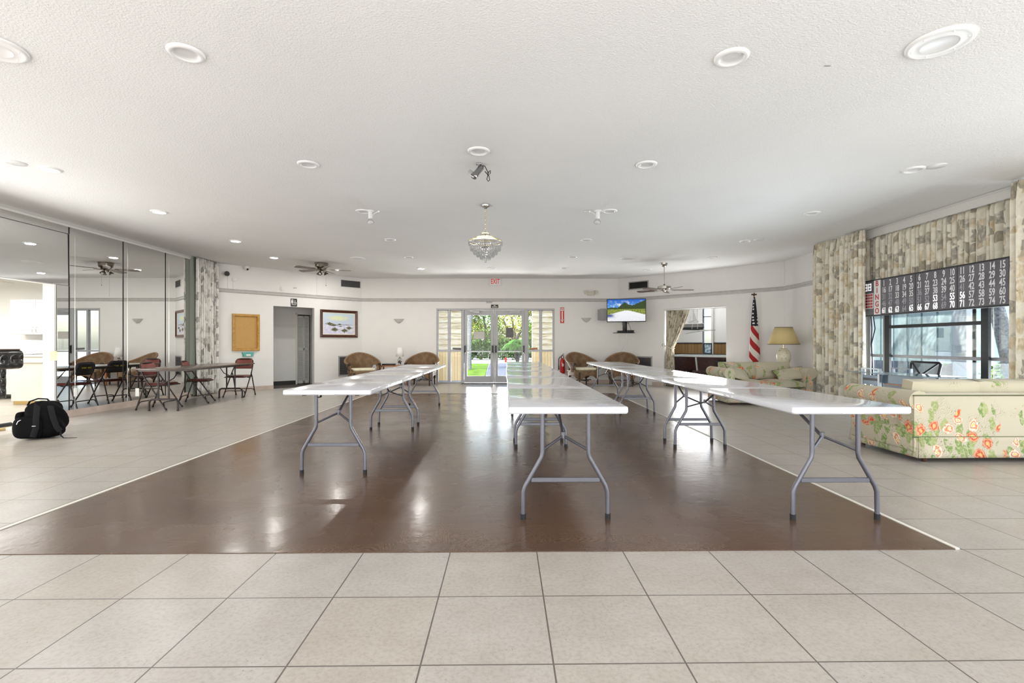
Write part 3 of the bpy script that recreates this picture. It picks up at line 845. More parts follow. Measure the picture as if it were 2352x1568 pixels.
B().box(-.036, -.03, -.052, .0, .05, .2).obj('hinge', 'brass', t, 0)
trim('trim_9', [(XL - .05, XL + .05, 4.2, 7.4, 0, .012)], 'brass', 'brass threshold of the kitchen opening')
# kitchen shell
b = B().box(-13, XL - .12, 4, 11.2, -.05, 0)
struct(b.obj('floor_kitchen', 'floor_tile', None, 0), 'tiled kitchen floor', 'floor')
for nm, q in (('back', (-13, XL - .12, 10.61, 10.75, 0, 2.5)), ('left', (-13.1, -13, 4, 10.7, 0, 2.5)), ('front', (-13, XL - .12, 3.9, 4, 0, 2.5))):
    struct(B().box(*q).obj('wall_kitchen_' + nm, 'kitchen_white', None, 0), 'bright white kitchen wall, ' + nm + ' side', 'wall')
b = B().box(-13, XL - .12, 4, 10.7, 2.5, 2.6)
struct(b.obj('ceiling_kitchen', 'kitchen_white', None, 0), 'kitchen ceiling', 'ceiling')

# ------------------------------------------------------------------ restroom passage
def local_struct(name, wallkey, boxes, m, label, cat, x=0):
    b = B()
    for q in boxes: b.box(*q)
    l, a = on(wallkey, x); o = b.obj(name, m, None, 0, l); o.rotation_euler = (0, 0, a)
    return struct(o, label, cat)
local_struct('floor_passage', 'dl', [(-2.9, -.6, .0, 2.9, -.05, .002)], 'carpet_dark', 'dark floor of the restroom passage', 'floor')
local_struct('wall_passage', 'dl', [(-2.9, -1.455, .95, 1.05, 0, 2.3), (-2.95, -2.85, .1, 2.9, 0, 2.3), (-.985, -.6, .95, 1.05, 0, 2.3), (-1.455, -.985, .95, 1.05, 1.95, 2.3), (-.62, -.6, .1, 2.9, 0, 2.3), (-2.9, -.6, 2.2, 2.3, 0, 2.3)], 'corridor_paint', 'grey walls inside the restroom passage', 'wall')
local_struct('ceiling_passage', 'dl', [(-2.95, -.6, .1, 2.9, 2.3, 2.4)], 'corridor_paint', 'ceiling of the restroom passage', 'ceiling')
local_struct('baseboard_passage', 'dl', [(-2.85, -1.46, .938, .95, 0, .11)], 'dark_base', 'black baseboard inside the restroom passage', 'baseboard')
t = wthing('door_3', 'grey louvred folding door standing in the restroom passage', 'door', 'dl', -1.22, -.97)
struct(t)
B().box(-.235, -.19, -.04, .1, 0, 1.95).box(.205, .235, -.04, .1, 0, 1.95).box(-.235, .235, -.04, .1, 1.91, 1.95).obj('door_frame', 'trim_white', t, 0)
def louvre_leaf(x0, x1, par):
    w = .03
    b = B().box(x0, x0 + w, 0, .03, .02, 1.88).box(x1 - w, x1, 0, .03, .02, 1.88).box(x0, x1, 0, .03, .02, .10).box(x0, x1, 0, .03, 1.82, 1.88).box(x0, x1, 0, .03, .93, .99)
    b.box(x0 + w, x1 - w, .024, .03, .10, 1.82)
    n = 44
    for i in range(n):
        z = .10 + (i + .5) * 1.72 / n
        if .91 < z < 1.0: continue
        b.box(x0 + w, x1 - w, .003, .0075, z - .016, z + .016, M=Matrix.Translation((0, .012, z)) @ Matrix.Rotation(.7, 4, 'X') @ Matrix.Translation((0, -.006, -z)))
    return b.obj('louvre_panel', 'louvre_grey', par, 0)
louvre_leaf(-.185, .0, t); louvre_leaf(.004, .15, t)
B().box(.15, .205, .35, .42, 0, 1.9).obj('dark_edge', 'carpet_dark', t, 0)

# ------------------------------------------------------------------ billiard room shell
local_struct('floor_billiard', 'dr', [(-1.6, 4.6, .0, 4.3, -.05, .0)], 'carpet_dark', 'dark floor of the billiard room', 'floor')
local_struct('wall_billiard', 'dr', [(-1.6, .70, 4.0, 4.15, 0, 2.9), (1.025, 4.6, 4.0, 4.15, 0, 2.9), (.70, 1.025, 4.0, 4.15, 0, .78), (.70, 1.025, 4.0, 4.15, 2.6, 2.9), (-1.7, -1.6, .12, 4.1, 0, 2.9), (4.5, 4.6, .12, 4.1, 0, 2.9)], 'white_paint', 'white walls of the billiard room', 'wall')
local_struct('ceiling_billiard', 'dr', [(-1.6, 4.6, .12, 4.3, 2.9, 3.0)], 'white_paint', 'ceiling of the billiard room', 'ceiling')
local_struct('wall_wainscot', 'dr', [(-1.6, .70, 3.97, 4.0, 0, 1.12), (1.09, 4.5, 3.97, 4.0, 0, 1.12)], 'wainscot_wood', 'brown plank wainscot of the billiard room', 'wall')
local_struct('trim_10', 'dr', [(-1.6, .70, 3.95, 4.0, 1.12, 1.15), (1.09, 4.5, 3.95, 4.0, 1.12, 1.15)], 'dark_base', 'dark cap along the wainscot', 'trim')
local_struct('trim_11', 'dr', [(1.025, 1.09, 3.9, 4.0, 0, 2.9)], 'trim_white', 'white post beside the tall billiard room window', 'trim')
t = wthing('window_4', 'tall narrow bright window in the billiard room', 'window', 'dr', .8625, -4.03)
struct(t)
B().box(-.16, .16, 0, .006, .78, 2.6).obj('window_pane', 'pane', t, 0)
B().box(-.16, .16, -.02, .02, 1.985, 2.01).box(-.16, -.148, -.02, .02, .78, 2.6).box(.148, .16, -.02, .02, .78, 2.6).obj('window_frame', 'black_frame', t, 0)
l, a = on('dr', 1.2, -2.4, 2.85)
light('fill_billiard', 'AREA', l, (0, 0, 0), 55, 2.2, 2.2)  # area light added under the billiard room ceiling, facing down
l, a = on('dr', 2.3, -.10, .9)
light('fill_billiard_opening', 'AREA', l, (PI / 2 + .6, 0, PI - PI / 4), 48, 1.3, .9)  # fill added in the opening, tilted up to brighten the far ceiling

# ------------------------------------------------------------------ glazed entrance
XA, XB, ZD = -1.947, 1.388, 2.103
b = B()
for x0, x1 in ((XA, XA + .045), (-1.235, -1.165), (.545, .64), (XB - .045, XB)): b.box(x0, x1, .0, .11, 0, ZD - .045, .004, 1)
b.box(XA, XB, .0, .11, ZD - .045, ZD, .004, 1)
o = b.obj('trim_12', 'door_frame', None, 30); o.location = (0, BY, 0)
struct(o, 'aluminium frame around the entrance doors and sidelights', 'door frame')
def sidelight(n, x0, xm, x1, label):
    t = thing('window_%d' % n, label, 'window', ((x0 + x1) / 2, BY, 0)); struct(t)
    c = (x0 + x1) / 2
    b = B().box(xm - c - .028, xm - c + .028, .01, .09, 0, ZD - .045, .003, 1)
    for a, d in ((x0, xm - .028), (xm + .028, x1)):
        b.box(a - c, d - c, .015, .085, .885, .935, .003, 1).box(a - c, d - c, .015, .085, .0, .045, .003, 1)
        b.box(a - c, a - c + .016, .03, .07, .045, ZD - .045).box(d - c - .016, d - c, .03, .07, .045, ZD - .045).box(a - c, d - c, .03, .07, ZD - .07, ZD - .045)
    b.obj('window_frame', 'alu', t, 30)
    for a, d in ((x0, xm - .028), (xm + .028, x1)):
        for z0, z1 in ((.045, .885), (.935, ZD - .05)):
            B().box(a - c, d - c, .048, .053, z0, z1).obj('window_pane', 'pane', t, 0)
sidelight(1, XA + .045, -1.585, -1.235, 'sidelight window left of the entrance doors, in front of wavy golden siding')
sidelight(2, .64, .995, XB - .045, 'sidelight window right of the entrance doors, in front of striped siding')
for x, w, lb in ((-1.36, .26, 'dark paper strip on the rail of the left sidelight'), (.80, .22, 'brown paper strip leaning on the rail of the right sidelight')):
    o = B().box(-w / 2, w / 2, -.004, .0, 0, .055).obj('paper_strip', 'paper_dark' if x < 0 else 'tan_wood', None, 0, (x, BY + .04, .94)); o.rotation_euler = (0, -.06 if x > 0 else .05, 0)
    tag(o, lb, 'paper')
def glass_door(n, x0, x1, hinge, label):
    t = thing('door_%d' % n, label, 'door', (x0, BY, 0)); struct(t)
    w = x1 - x0; st = .085
    b = B().box(.003, st, .03, .075, .012, ZD - .05, .003, 1).box(w - st, w - .003, .03, .075, .012, ZD - .05, .003, 1)
    b.box(st, w - st, .03, .075, ZD - .19, ZD - .05, .003, 1).box(st, w - st, .03, .075, .012, .20, .003, 1)
    b.obj('door_frame', 'door_frame', t, 30)
    B().box(st, w - st, .05, .056, .2, ZD - .19).obj('window_pane', 'pane', t, 0)
    p = B().cyl((.03, -.045, .90), (w - .03, -.045, .90), .016, seg=12)
    for x in (.03, w - .03): p.box(x - .016, x + .016, -.07, .03, .84, 1.08, .006)
    o = p.obj('push_bar', 'alu_dull', t, 40)
    for x in (.03, w - .03): B().box(x - .019, x + .019, -.075, .0, .86, 1.06, .008).obj('bar_end', 'black_frame', o, 40)
    xc = .30 if hinge < 0 else w - .30
    c = B().box(xc - .14, xc + .14, -.05, .03, ZD - .115, ZD - .055, .008).obj('door_closer', 'alu', t, 40)
    B().box(xc - .01, xc + .22 * -hinge, -.07, -.05, ZD - .05, ZD - .035).obj('closer_arm', 'alu_dull', c, 0)
    hx = w - .055 if hinge < 0 else .055
    B().box(hx - .035, hx + .035, .078, .095, 1.12, 1.42, .01).obj('pull_plate', 'black_frame', t, 40)
glass_door(1, -1.165, -.335, -1, 'left leaf of the glazed aluminium entrance doors')
glass_door(2, -.295, .545, 1, 'right leaf of the glazed aluminium entrance doors')
o = B().box(-.335, -.295, .02, .09, 0.0, ZD - .045, .004, 1).obj('trim_13', 'door_frame', None, 30, (0, BY, 0)); struct(o, 'meeting post between the two entrance doors', 'door frame')
for x, z, w, h, m, lb in ((-.745, 1.35, .30, .205, 'paper_back', 'pale notice taped to the left entrance door'), (.115, 1.42, .20, .28, 'paper_dark', 'dark notice taped to the right entrance door')):
    tag(B().box(-w / 2, w / 2, 0, .003, -h / 2, h / 2).obj('paper_notice', m, None, 0, (x, BY + .045, z)), lb, 'notice')
tag(B().box(-.85, .85, -.32, .0, 0, .012, .005).obj('door_mat', 'door_mat', None, 40, (-.36, BY - .02, 0)), 'grey entrance mat lying before the glass doors', 'door mat')

# ------------------------------------------------------------------ wall fittings
def sign_board(name, label, wallkey, x, z, w, h, m, off=.012, cat='sign'):
    t = wthing(name, label, cat, wallkey, x, 0, z)
    B().box(-w / 2, w / 2, -off, 0, -h / 2, h / 2, .004, 1).obj('sign_panel', m, t, 40)
    return t
t = wthing('exit_sign', 'white sign with red EXIT letters above the entrance doors', 'sign', 'back', -.288, 0, 2.85)
B().box(-.155, .155, -.05, 0, -.095, .095, .008).obj('sign_box', 'sign_white', t, 40)
B().box(-.06, .06, -.04, 0, .095, .105).obj('mount', 'plastic_white', t, 0)
text_at(B(), 'EXIT', 0, -.051, 0, .20, .62, .002).obj('lettering', 'exit_red', t, 0)
t = sign_board('small_sign', 'small dark two-line sign just above the entrance doors', 'back', -.305, 2.163, .205, .095, 'sign_black')
b = text_at(B(), 'NO', 0, -.013, .018, .04, .9, .001); text_at(b, 'SMOKING', 0, -.013, -.02, .04, .85, .001)
b.obj('lettering', 'sign_white', t, 0)
tag(B().box(-.085, .085, -.012, 0, -.022, .022, .004, 1).box(-.08, .08, -.016, -.012, .008, .016).obj('door_sensor', 'rail_grey', None, 40, (-.455, BY, 2.272)), 'small grey plate under the rail above the entrance doors', 'sensor')
t = sign_board('fire_extinguisher_sign', 'tall red sign with white arrow above the fire extinguisher', 'back', 1.60, 1.91, .112, .44, 'sign_red', .006)
b = B().box(-.045, .045, -.009, -.006, .125, .20).box(-.013, .013, -.009, -.006, -.14, .11)
b.prism([(-.04, -.009, -.12), (.04, -.009, -.12), (0, -.009, -.20)], (0, .003, 0)); b.obj('arrow', 'sign_white', t, 0)
text_at(B(), 'FIRE', 0, -.0095, .163, .055, .75, .001).obj('lettering', 'sign_red', t, 0)
t = wthing('fire_extinguisher', 'red fire extinguisher hung by the right sidelight window', 'fire extinguisher', 'back', 1.60, .08, .28)
B().lathe([(0, 0), (.062, 0), (.07, .012), (.07, .34), (.062, .375), (.03, .405), (.022, .42), (.022, .43), (0, .43)], seg=24).obj('cylinder', 'red_paint', t, 50)
B().box(-.024, .024, -.0725, -.068, .20, .27).obj('gauge_label', 'sign_white', t, 0)
B().cyl((0, 0, .42), (0, 0, .47), .02).box(-.02, .02, -.03, .03, .465, .485, .003, 1).obj('valve', 'chrome', t, 50)
B().tube([(-.01, 0, .485), (.005, -.02, .52), (.02, -.07, .55)], .008).tube([(0, 0, .475), (.005, -.05, .49), (.01, -.10, .485)], .007).obj('handle', 'black_frame', t, 50)
B().tube([(-.02, 0, .455), (-.07, -.01, .46), (-.105, -.02, .41), (-.112, -.02, .30), (-.108, -.02, .22)], .011).cyl((-.108, -.02, .22), (-.105, -.02, .10), .015, .02).obj('hose', 'black_rubber', t, 50)
B().box(-.03, .03, .06, .08, .1, .5).obj('bracket', 'black_frame', t, 0)
t = wthing('emergency_light', 'cream twin-head emergency light on the end wall', 'light', 'back', 2.41, 0, 2.53)
B().box(-.10, .10, -.06, 0, -.06, .05, .008).obj('housing', 'plastic_cream', t, 40)
for s in (-1, 1):
    B().cyl((s * .12, -.02, .04), (s * .15, -.11, .02), .045, .055, 14).obj('lamp_head', 'plastic_cream', t, 50)
for x, z, lb in ((-2.99, 1.76, 'white half-bowl wall sconce left of the entrance doors'), (2.28, 1.79, 'white half-bowl wall sconce right of the entrance doors')):
    t = wthing('wall_sconce', lb, 'wall lamp', 'back', x, 0, z, 'half-bowl wall sconces')
    B().lathe([(.01, -.075), (.05, -.062), (.10, -.02), (.135, .03), (.148, .045), (.14, .045), (.125, .03), (.09, -.015), (.02, -.06)], seg=20, a0=PI, a1=2 * PI, sy=.75).obj('bowl', 'sconce_glass', t, 60)
    B().box(-.05, .05, -.02, 0, -.05, .03).obj('back_plate', 'plastic_white', t, 0)
    B().ball((0, -.05, -.075), .01).obj('finial', 'nickel', t, 60)

def grille(name, label, wallkey, x, z, w, h, fm, bm, vertical, fr=.03, n=22, cat='vent'):
    t = wthing(name, label, cat, wallkey, x, 0, z)
    b = B().box(-w / 2, w / 2, -.018, 0, h / 2 - fr, h / 2, .003, 1).box(-w / 2, w / 2, -.018, 0, -h / 2, -h / 2 + fr, .003, 1)
    b.box(-w / 2, -w / 2 + fr, -.018, 0, -h / 2 + fr, h / 2 - fr, .003, 1).box(w / 2 - fr, w / 2, -.018, 0, -h / 2 + fr, h / 2 - fr, .003, 1)
    b.obj('grille_frame', fm, t, 40)
    B().box(-w / 2 + fr, w / 2 - fr, -.004, -.001, -h / 2 + fr, h / 2 - fr).obj('backing', 'grille_black', t, 0)
    b = B(); L = w - 2 * fr if vertical else h - 2 * fr
    for i in range(n):
        c = -L / 2 + (i + .5) * L / n
        if vertical: b.box(c - L / n * .22, c + L / n * .22, -.015, -.005, -h / 2 + fr, h / 2 - fr)
        else: b.box(-w / 2 + fr, w / 2 - fr, -.006, -.003, c - L / n * .42, c + L / n * .42, M=Matrix.Translation((0, -.008, c)) @ Matrix.Rotation(.5, 4, 'X') @ Matrix.Translation((0, .0045, -c)))
    b.obj('slats', bm, t, 0)
    return t
grille('wall_vent', 'dark slatted air vent beside the left ceiling fan', 'dl', -.34, 2.755, .59, .20, 'trim_white', 'grille_dark', True, .012, 26)
grille('wall_vent', 'black air vent in a grey frame above the television', 'dr', .637, 2.71, .61, .225, 'grille_frame', 'grille_black', True, .028, 24)
grille('return_grille', 'dark grey return grille behind the wicker chair nearest the painting', 'dl', -.37, .505, .66, .55, 'plastic_grey', 'grille_dark', False, .035, 16)
grille('return_grille', 'grey return grille behind the rightmost wicker chair', 'dr', .82, .52, .46, .50, 'grille_frame', 'grille_dark', False, .035, 16)

# pictures, boards and small fittings of the angled left wall
t = wthing('framed_painting', 'dark framed beach dune painting hung on the angled wall', 'painting', 'dl', -.677, 0, 1.648)
w, h, f = .53, .3675, .075
b = B()
PR = [(0, 0), (-.035, .0), (-.045, .02), (-.03, .045), (-.022, .06), (-.012, .075), (0, .075)]
def frame_ring(b, w, h, prof):
    n = len(prof)
    rings = []
    for sx, sz in ((-1, -1), (1, -1), (1, 1), (-1, 1)):
        rings.append([b.m.verts.new((sx * (w - d), y, sz * (h - d))) for y, d in prof])
    for i in range(4):
        A, D = rings[i], rings[(i + 1) % 4]
        for k in range(n - 1): b.m.faces.new((A[k], D[k], D[k + 1], A[k + 1]))
    return b
frame_ring(b, w, h, PR).obj('picture_frame', 'mahogany', t, 30)
frame_ring(B(), w - .073, h - .073, [(0, 0), (-.014, .0), (-.010, .018), (-.004, .022)]).obj('liner', 'liner_cream', t, 30)
B().grid(lambda u, v: (-(w - .09) + u * 2 * (w - .09), -.004, -(h - .09) + v * 2 * (h - .09)), 1, 1, uvfn=lambda u, v: (u, v)).obj('canvas', 'dune_canvas', t, 0)
t = wthing('bulletin_board', 'oak framed cork bulletin board with glazed door', 'bulletin board', 'dl', -3.01, 0, 1.376)
w, h = .296, .434
frame_ring(B(), w, h, [(0, 0), (-.05, 0), (-.055, .01), (-.052, .05), (-.02, .06), (-.01, .06)]).obj('board_frame', 'oak_frame', t, 30)
B().box(-w + .055, w - .055, -.012, -.006, -h + .055, h - .055).obj('cork_panel', 'cork', t, 0)
B().box(w - .03, w - .022, -.062, -.05, -.03, 0).obj('lock', 'black_frame', t, 0)
t = wthing('tray', 'small teal plastic tray fixed under the bulletin board', 'tray', 'dl', -2.975, 0, .856)
B().prism([(-.10, -.075, -.048), (.10, -.075, -.048), (.125, -.075, .048), (-.125, -.075, .048)], (0, .006, 0)).box(-.11, .11, -.075, 0, -.048, -.042).prism([(-.10, -.005, -.048), (.10, -.005, -.048), (.125, -.005, .048), (-.125, -.005, .048)], (0, .005, 0)).obj('bin', 'teal_plastic', t, 0)
B().box(-.05, .05, -.0775, -.0745, -.035, .005).obj('label_card', 'paper', t, 0)
t = sign_board('restroom_sign', 'small black restroom sign with figures above the passage', 'dl', -1.885, 2.152, .16, .20, 'sign_black', .008)
b = B()
b.ball((-.045, -.009, .075), .013, 10, (1, .2, 1)).prism([(-.06, -.0095, .06), (-.03, -.0095, .06), (-.018, -.0095, -.005), (-.034, -.0095, -.005), (-.034, -.0095, -.035), (-.056, -.0095, -.035), (-.056, -.0095, -.005), (-.072, -.0095, -.005)], (0, .002, 0))
b.box(-.006, -.001, -.0095, -.0078, -.035, .085)
b.ball((.03, -.009, .05), .010, 10, (1, .2, 1)).box(.024, .034, -.0095, -.0078, .0, .038).box(.03, .05, -.0095, -.0078, 0, .008).box(.046, .062, -.0095, -.0078, -.022, .004)
b.tube([(.03 + .024 * math.cos(a), -.0088, -.008 + .024 * math.sin(a)) for a in [1.2 + i * .45 for i in range(11)]], .0035, 6)
b.obj('pictogram', 'sign_white', t, 0)
text_at(B(), 'RESTROOM', 0, -.009, -.055, .026, .8, .0006).obj('lettering', 'sign_white', t, 0)
t = wthing('security_camera', 'black bullet security camera high on the wall by the grey curtain', 'camera', 'dl', -3.40, 0, 2.725)
B().cyl((-.02, 0, .01), (-.02, -.03, .01), .045, seg=16).obj('mount', 'black_plastic', t, 50)
B().cyl((-.022, -.03, .01), (-.045, -.12, -.012), .052, .055, 18).obj('camera_body', 'black_plastic', t, 50)
t = wthing('security_camera', 'white security camera with dark lens tucked under the ceiling', 'camera', 'dl', -3.01, 0, 2.885)
B().lathe([(0, .055), (.055, .055), (.06, .03), (.05, -.02), (.02, -.05), (0, -.055)], (0, -.07, 0)).obj('camera_body', 'plastic_white', t, 50)
B().ball((.005, -.105, -.02), .027).obj('lens', 'black_plastic', t, 60)
for i, (x, z, r, lb) in enumerate(((-3.25, 2.605, .055, 'white round bell on the wall below the black camera'), (-2.165, 2.485, .062, 'white round detector on the wall above the restroom passage'))):
    t = wthing('round_detector', lb, 'detector', 'dl', x, 0, z)
    Mx = Matrix.Rotation(PI / 2, 4, 'X')
    B().lathe([(0, .035), (r * .5, .033), (r * .62, .022), (r, .018), (r, 0), (0, 0)], M=Mx).obj('cover', 'white_paint', t, 40)
    if i == 0: B().cyl((-.03, -.004, -.04), (-.035, -.004, -.215), .004, seg=6).obj('cable', 'white_paint', t, 0)
tag(B().cyl((0, 0, 0), (0, 0, -.34), .004, seg=6).obj('camera_cable', 'white_paint', None, 0, on('dl', -3.395, .006, 2.68)[0]), 'thin white cable running down from the black camera', 'cable')
o = B().box(-.04, .04, -.02, 0, -.006, .006).obj('wall_hook', 'plastic_grey', None, 0, on('dl', -1.855, 0, 2.525)[0]); o.rotation_euler = (0, 0, PI / 4)
tag(o, 'small dark hook on the wall near the left ceiling fan', 'hook')

# ------------------------------------------------------------------ ceiling fixtures
CANS = [(-4.82, 6.96, 1, 'first glowing downlight out from the kitchen opening'), (-4.82, 8.92, 1, 'glowing downlight midway along the mirrors'), (-4.93, 10.62, 1, 'glowing downlight in front of the grey curtain'),
        (-4.80, 5.28, 1, 'largest glowing downlight, nearest on the mirror side'), (-2.06, 12.1, 1, 'glowing downlight left of the exit sign'), (-4.17, 12.34, 1, 'glowing downlight behind the left ceiling fan'),
        (-2.02, 3.16, 0, 'large unlit downlight at upper left of the ceiling'), (1.45, 3.16, 0, 'large unlit downlight at upper right of the ceiling'), (-2.02, 5.10, 0, 'unlit downlight in the second row on the mirror side'),
        (-.255, 4.73, 0, 'unlit downlight just in front of the chrome spotlight'), (1.445, 5.06, 0, 'unlit downlight in the second row toward the windows'), (4.30, 5.17, 0, 'unlit downlight nearest the big windows, beside a flat plate'),
        (-1.97, 6.90, 0, 'unlit downlight beside the left white spotlight'), (1.44, 6.84, 0, 'unlit downlight beside the right white spotlight'), (-2.04, 8.77, 0, 'unlit downlight beyond the left white spotlight'), (-2.06, 10.52, 0, 'small unlit downlight toward the end wall, mirror side'),
        (-.327, 12.0, 0, 'tiny unlit downlight just before the exit sign'), (1.434, 11.98, 0, 'tiny unlit downlight in front of the emergency light'), (1.435, 8.76, 0, 'unlit downlight beyond the right white spotlight'), (1.431, 10.43, 0, 'small unlit downlight toward the end wall, window side'),
        (4.31, 6.91, 0, 'unlit downlight near the white cornice of the curtains'), (4.294, 8.80, 0, 'unlit downlight beside the far flat ceiling plate'), (4.40, 10.49, 0, 'small unlit downlight above the flag'), (3.518, 12.24, 0, 'tiny unlit downlight behind the right ceiling fan')]
def can(x, y, lit, lb):
    t = thing('recessed_light', lb + (', white trim ring' if not lit else ''), 'ceiling light', (x, y, ZC), 0, 'recessed downlights')
    B().lathe([(.072, -.002), (.074, -.010), (.080, -.016), (.098, -.013), (.106, -.006), (.108, 0)], seg=28).obj('trim_ring', 'dish_white', t, 60)
    B().lathe([(.074, -.010), (.066, -.003), (.050, -.0015), (0, -.001)] if not lit else [(.074, -.011), (.05, -.013), (0, -.014)], seg=24).obj('lens', 'lens_lit' if lit else 'lens_white', t, 60)
    if lit: light('lamp_glow', 'AREA', (0, 0, -.02), (0, 0, 0), 14, .14, None, (1, .97, .92), 'DISK', t)
for c in CANS: can(*c)
for x, y, r, lb in ((2.65, 2.99, .172, 'big round ceiling speaker at the upper right corner of the ceiling'), (-3.18, 3.11, .172, 'big round ceiling speaker cut off at the upper left edge'), (-3.19, 10.68, .172, 'round ceiling speaker near the left ceiling fan'), (2.64, 10.62, .172, 'round ceiling speaker near the right ceiling fan')):
    t = thing('ceiling_speaker', lb, 'speaker', (x, y, ZC), 0, 'round ceiling speakers')
    B().lathe([(r, 0), (r, -.008), (r - .012, -.015), (r - .025, -.016), (r - .035, -.012), (r * .6, -.015), (r * .55, -.016)], seg=40).obj('rim', 'dish_white', t, 60)
    B().lathe([(r * .56, -.016), (r * .5, -.013), (0, -.011)], seg=32).obj('mesh_grille', 'lens_white', t, 60)
    for k in range(6):
        a = k * PI / 3 + .3
        B().ball((.78 * r * math.cos(a), .78 * r * math.sin(a), -.015), .005, 8).obj('screw', 'dish_white', t, 60)
for x, y, lb in ((-4.977, 5.106, 'flat round cover plate next to the largest glowing downlight'), (4.463, 5.067, 'flat round cover plate near the big windows'), (4.471, 8.685, 'small flat round cover plate toward the flag')):
    tag(B().lathe([(.085, 0), (.085, -.006), (.08, -.009), (0, -.010)], seg=28).obj('cover_plate', 'lens_white', None, 50, (x, y, ZC)), lb, 'cover plate')

def aim(v): return Vector(v).to_track_quat('-Z', 'Y').to_matrix().to_4x4()
t = thing('spotlight', 'chrome clamp spotlight with black looped cord on the ceiling', 'spotlight', (-.27, 5.06, ZC))
B().box(-.03, .03, -.02, .03, -.012, 0, .003).cyl((0, 0, -.012), (.0, 0, -.05), .012).obj('mount', 'chrome_grey', t, 40)
Mx = Matrix.Translation((.0, 0, -.07)) @ aim((-.52, -.35, -.75))
B().lathe([(0, .06), (.026, .055), (.03, .04), (.03, -.05), (.034, -.06), (.034, -.10), (.031, -.105), (0, -.10)], seg=18, M=Mx).obj('lamp_body', 'chrome_grey', t, 40)
B().lathe([(.029, -.098), (.02, -.09), (0, -.088)], seg=16, M=Mx).obj('lens', 'black_plastic', t, 50)
B().box(-.045, .035, -.038, -.03, -.06, -.005, .004, M=Matrix.Translation((-.05, 0, -.09)) @ Matrix.Rotation(.6, 4, 'Y')).obj('barn_door', 'alu_dull', t, 40)
B().tube([(.02, 0, -.02), (.06, -.01, -.03), (.085, -.01, -.08), (.10, -.01, -.13), (.115, -.01, -.10), (.118, -.01, -.075), (.10, -.01, -.085), (.09, -.01, -.12), (.08, -.01, -.165), (.095, -.01, -.185), (.11, -.01, -.17), (.10, -.01, -.13), (.06, 0, -.08)], .0045, 6).obj('cord', 'black_rubber', t, 60)
for x, y, dirv, arm, lb in ((-1.87, 6.88, (.12, -.35, -.8), 1, 'white spotlight hanging left of the chandelier'), (1.28, 6.84, (-.12, -.35, -.8), -1, 'white spotlight hanging right of the chandelier')):
    t = thing('spotlight', lb, 'spotlight', (x, y, ZC), 0, 'white spotlights')
    B().lathe([(.055, 0), (.055, -.008), (.03, -.018), (0, -.02)], seg=20).obj('canopy', 'dish_white', t, 50)
    B().tube([(.11 * arm, 0, -.006), (.05 * arm, 0, -.04), (.02 * arm, 0, -.085)], .005, 6).ball((.115 * arm, 0, -.01), .015).obj('arm', 'dish_white', t, 60)
    Mx = Matrix.Translation((0, 0, -.02)) @ aim(dirv)
    B().lathe([(0, 0), (.026, -.004), (.030, -.05), (.030, -.10), (.024, -.115)], seg=18, M=Mx).obj('stem', 'dish_white', t, 40)
    B().lathe([(.018, -.11), (.026, -.118), (.040, -.15), (.048, -.17), (.046, -.175), (.0, -.172)], seg=20, M=Mx).obj('reflector_bulb', 'chrome', t, 40)
    B().lathe([(.044, -.176), (.03, -.182), (0, -.185)], seg=18, M=Mx).obj('bulb_face', 'lens_white', t, 60)
tag(B().lathe([(.03, 0), (.03, -.006), (0, -.008)], seg=16).obj('ceiling_hook_plate', 'dish_white', None, 50, (1.115, 6.885, ZC)), 'tiny white plate left of the right white spotlight', 'cover plate')
tag(B().box(-.02, .02, -.006, .006, -.003, 0).obj('ceiling_scuff', 'plastic_grey', None, 0, (2.13, 3.25, ZC)), 'tiny dark chip on the ceiling near the big round speaker', 'scuff')

# chandelier
t = thing('chandelier', 'tiered crystal chandelier with pale gold rings on a chain', 'chandelier', (-.266, 6.58, ZC))
B().lathe([(0, -.055), (.015, -.05), (.03, -.03), (.062, -.018), (.066, -.005), (.066, 0)], seg=24).obj('canopy', 'chrome', t, 50)
b = B()
for i in range(9):
    z = -.055 - i * .029
    pts = [(math.cos(a) * .008 * (i % 2), math.cos(a) * .008 * (1 - i % 2), z - .018 + math.sin(a) * .019) for a in [k * PI / 5 for k in range(10)]]
    b.tube(pts, .0025, 5, True)
b.tube([(0.02 * math.cos(k * PI / 6), 0, -.335 + .02 * math.sin(k * PI / 6)) for k in range(12)], .003, 6, True)
b.obj('chain', 'gold_pale', t, 60)
b = B().cyl((0, 0, -.35), (0, 0, -.66), .010, seg=10)
b.obj('stem', 'nickel', t, 50)
rnd = random.Random(3)
def ring(r, z, hh, m, n, drop, cw, name):
    b = B().lathe([(r - .004, 0), (r, .002), (r + .003, 0), (r, -hh), (r - .004, -hh)], (0, 0, z), 40)
    for k in range(3):
        a = k * 2 * PI / 3; b.cyl((0, 0, z - .005), (r * math.cos(a), r * math.sin(a), z - .005), .003, seg=5)
    o = b.obj(name, m, t, 40)
    b = B()
    for k in range(n):
        a = 2 * PI * k / n; x, y = r * math.cos(a), r * math.sin(a)
        L = drop * rnd.uniform(.9, 1.05)
        b.lathe([(0, 0), (cw, -.006), (cw * .8, -L + .012), (0, -L)], (x, y, z - hh), 6)
    tag(b.obj('crystal_drops', 'crystal', o, 0), kind='stuff')
ring(.062, -.375, .012, 'gold_pale', 18, .035, .006, 'tier_ring')
ring(.142, -.435, .014, 'gold_pale', 36, .04, .0065, 'tier_ring')
ring(.225, -.475, .016, 'gold_pale', 54, .045, .007, 'tier_ring')
ring(.20, -.545, .008, 'crystal', 50, .055, .008, 'tier_ring')
ring(.155, -.595, .008, 'crystal', 40, .055, .008, 'tier_ring')
ring(.115, -.635, .008, 'crystal', 30, .05, .008, 'tier_ring')
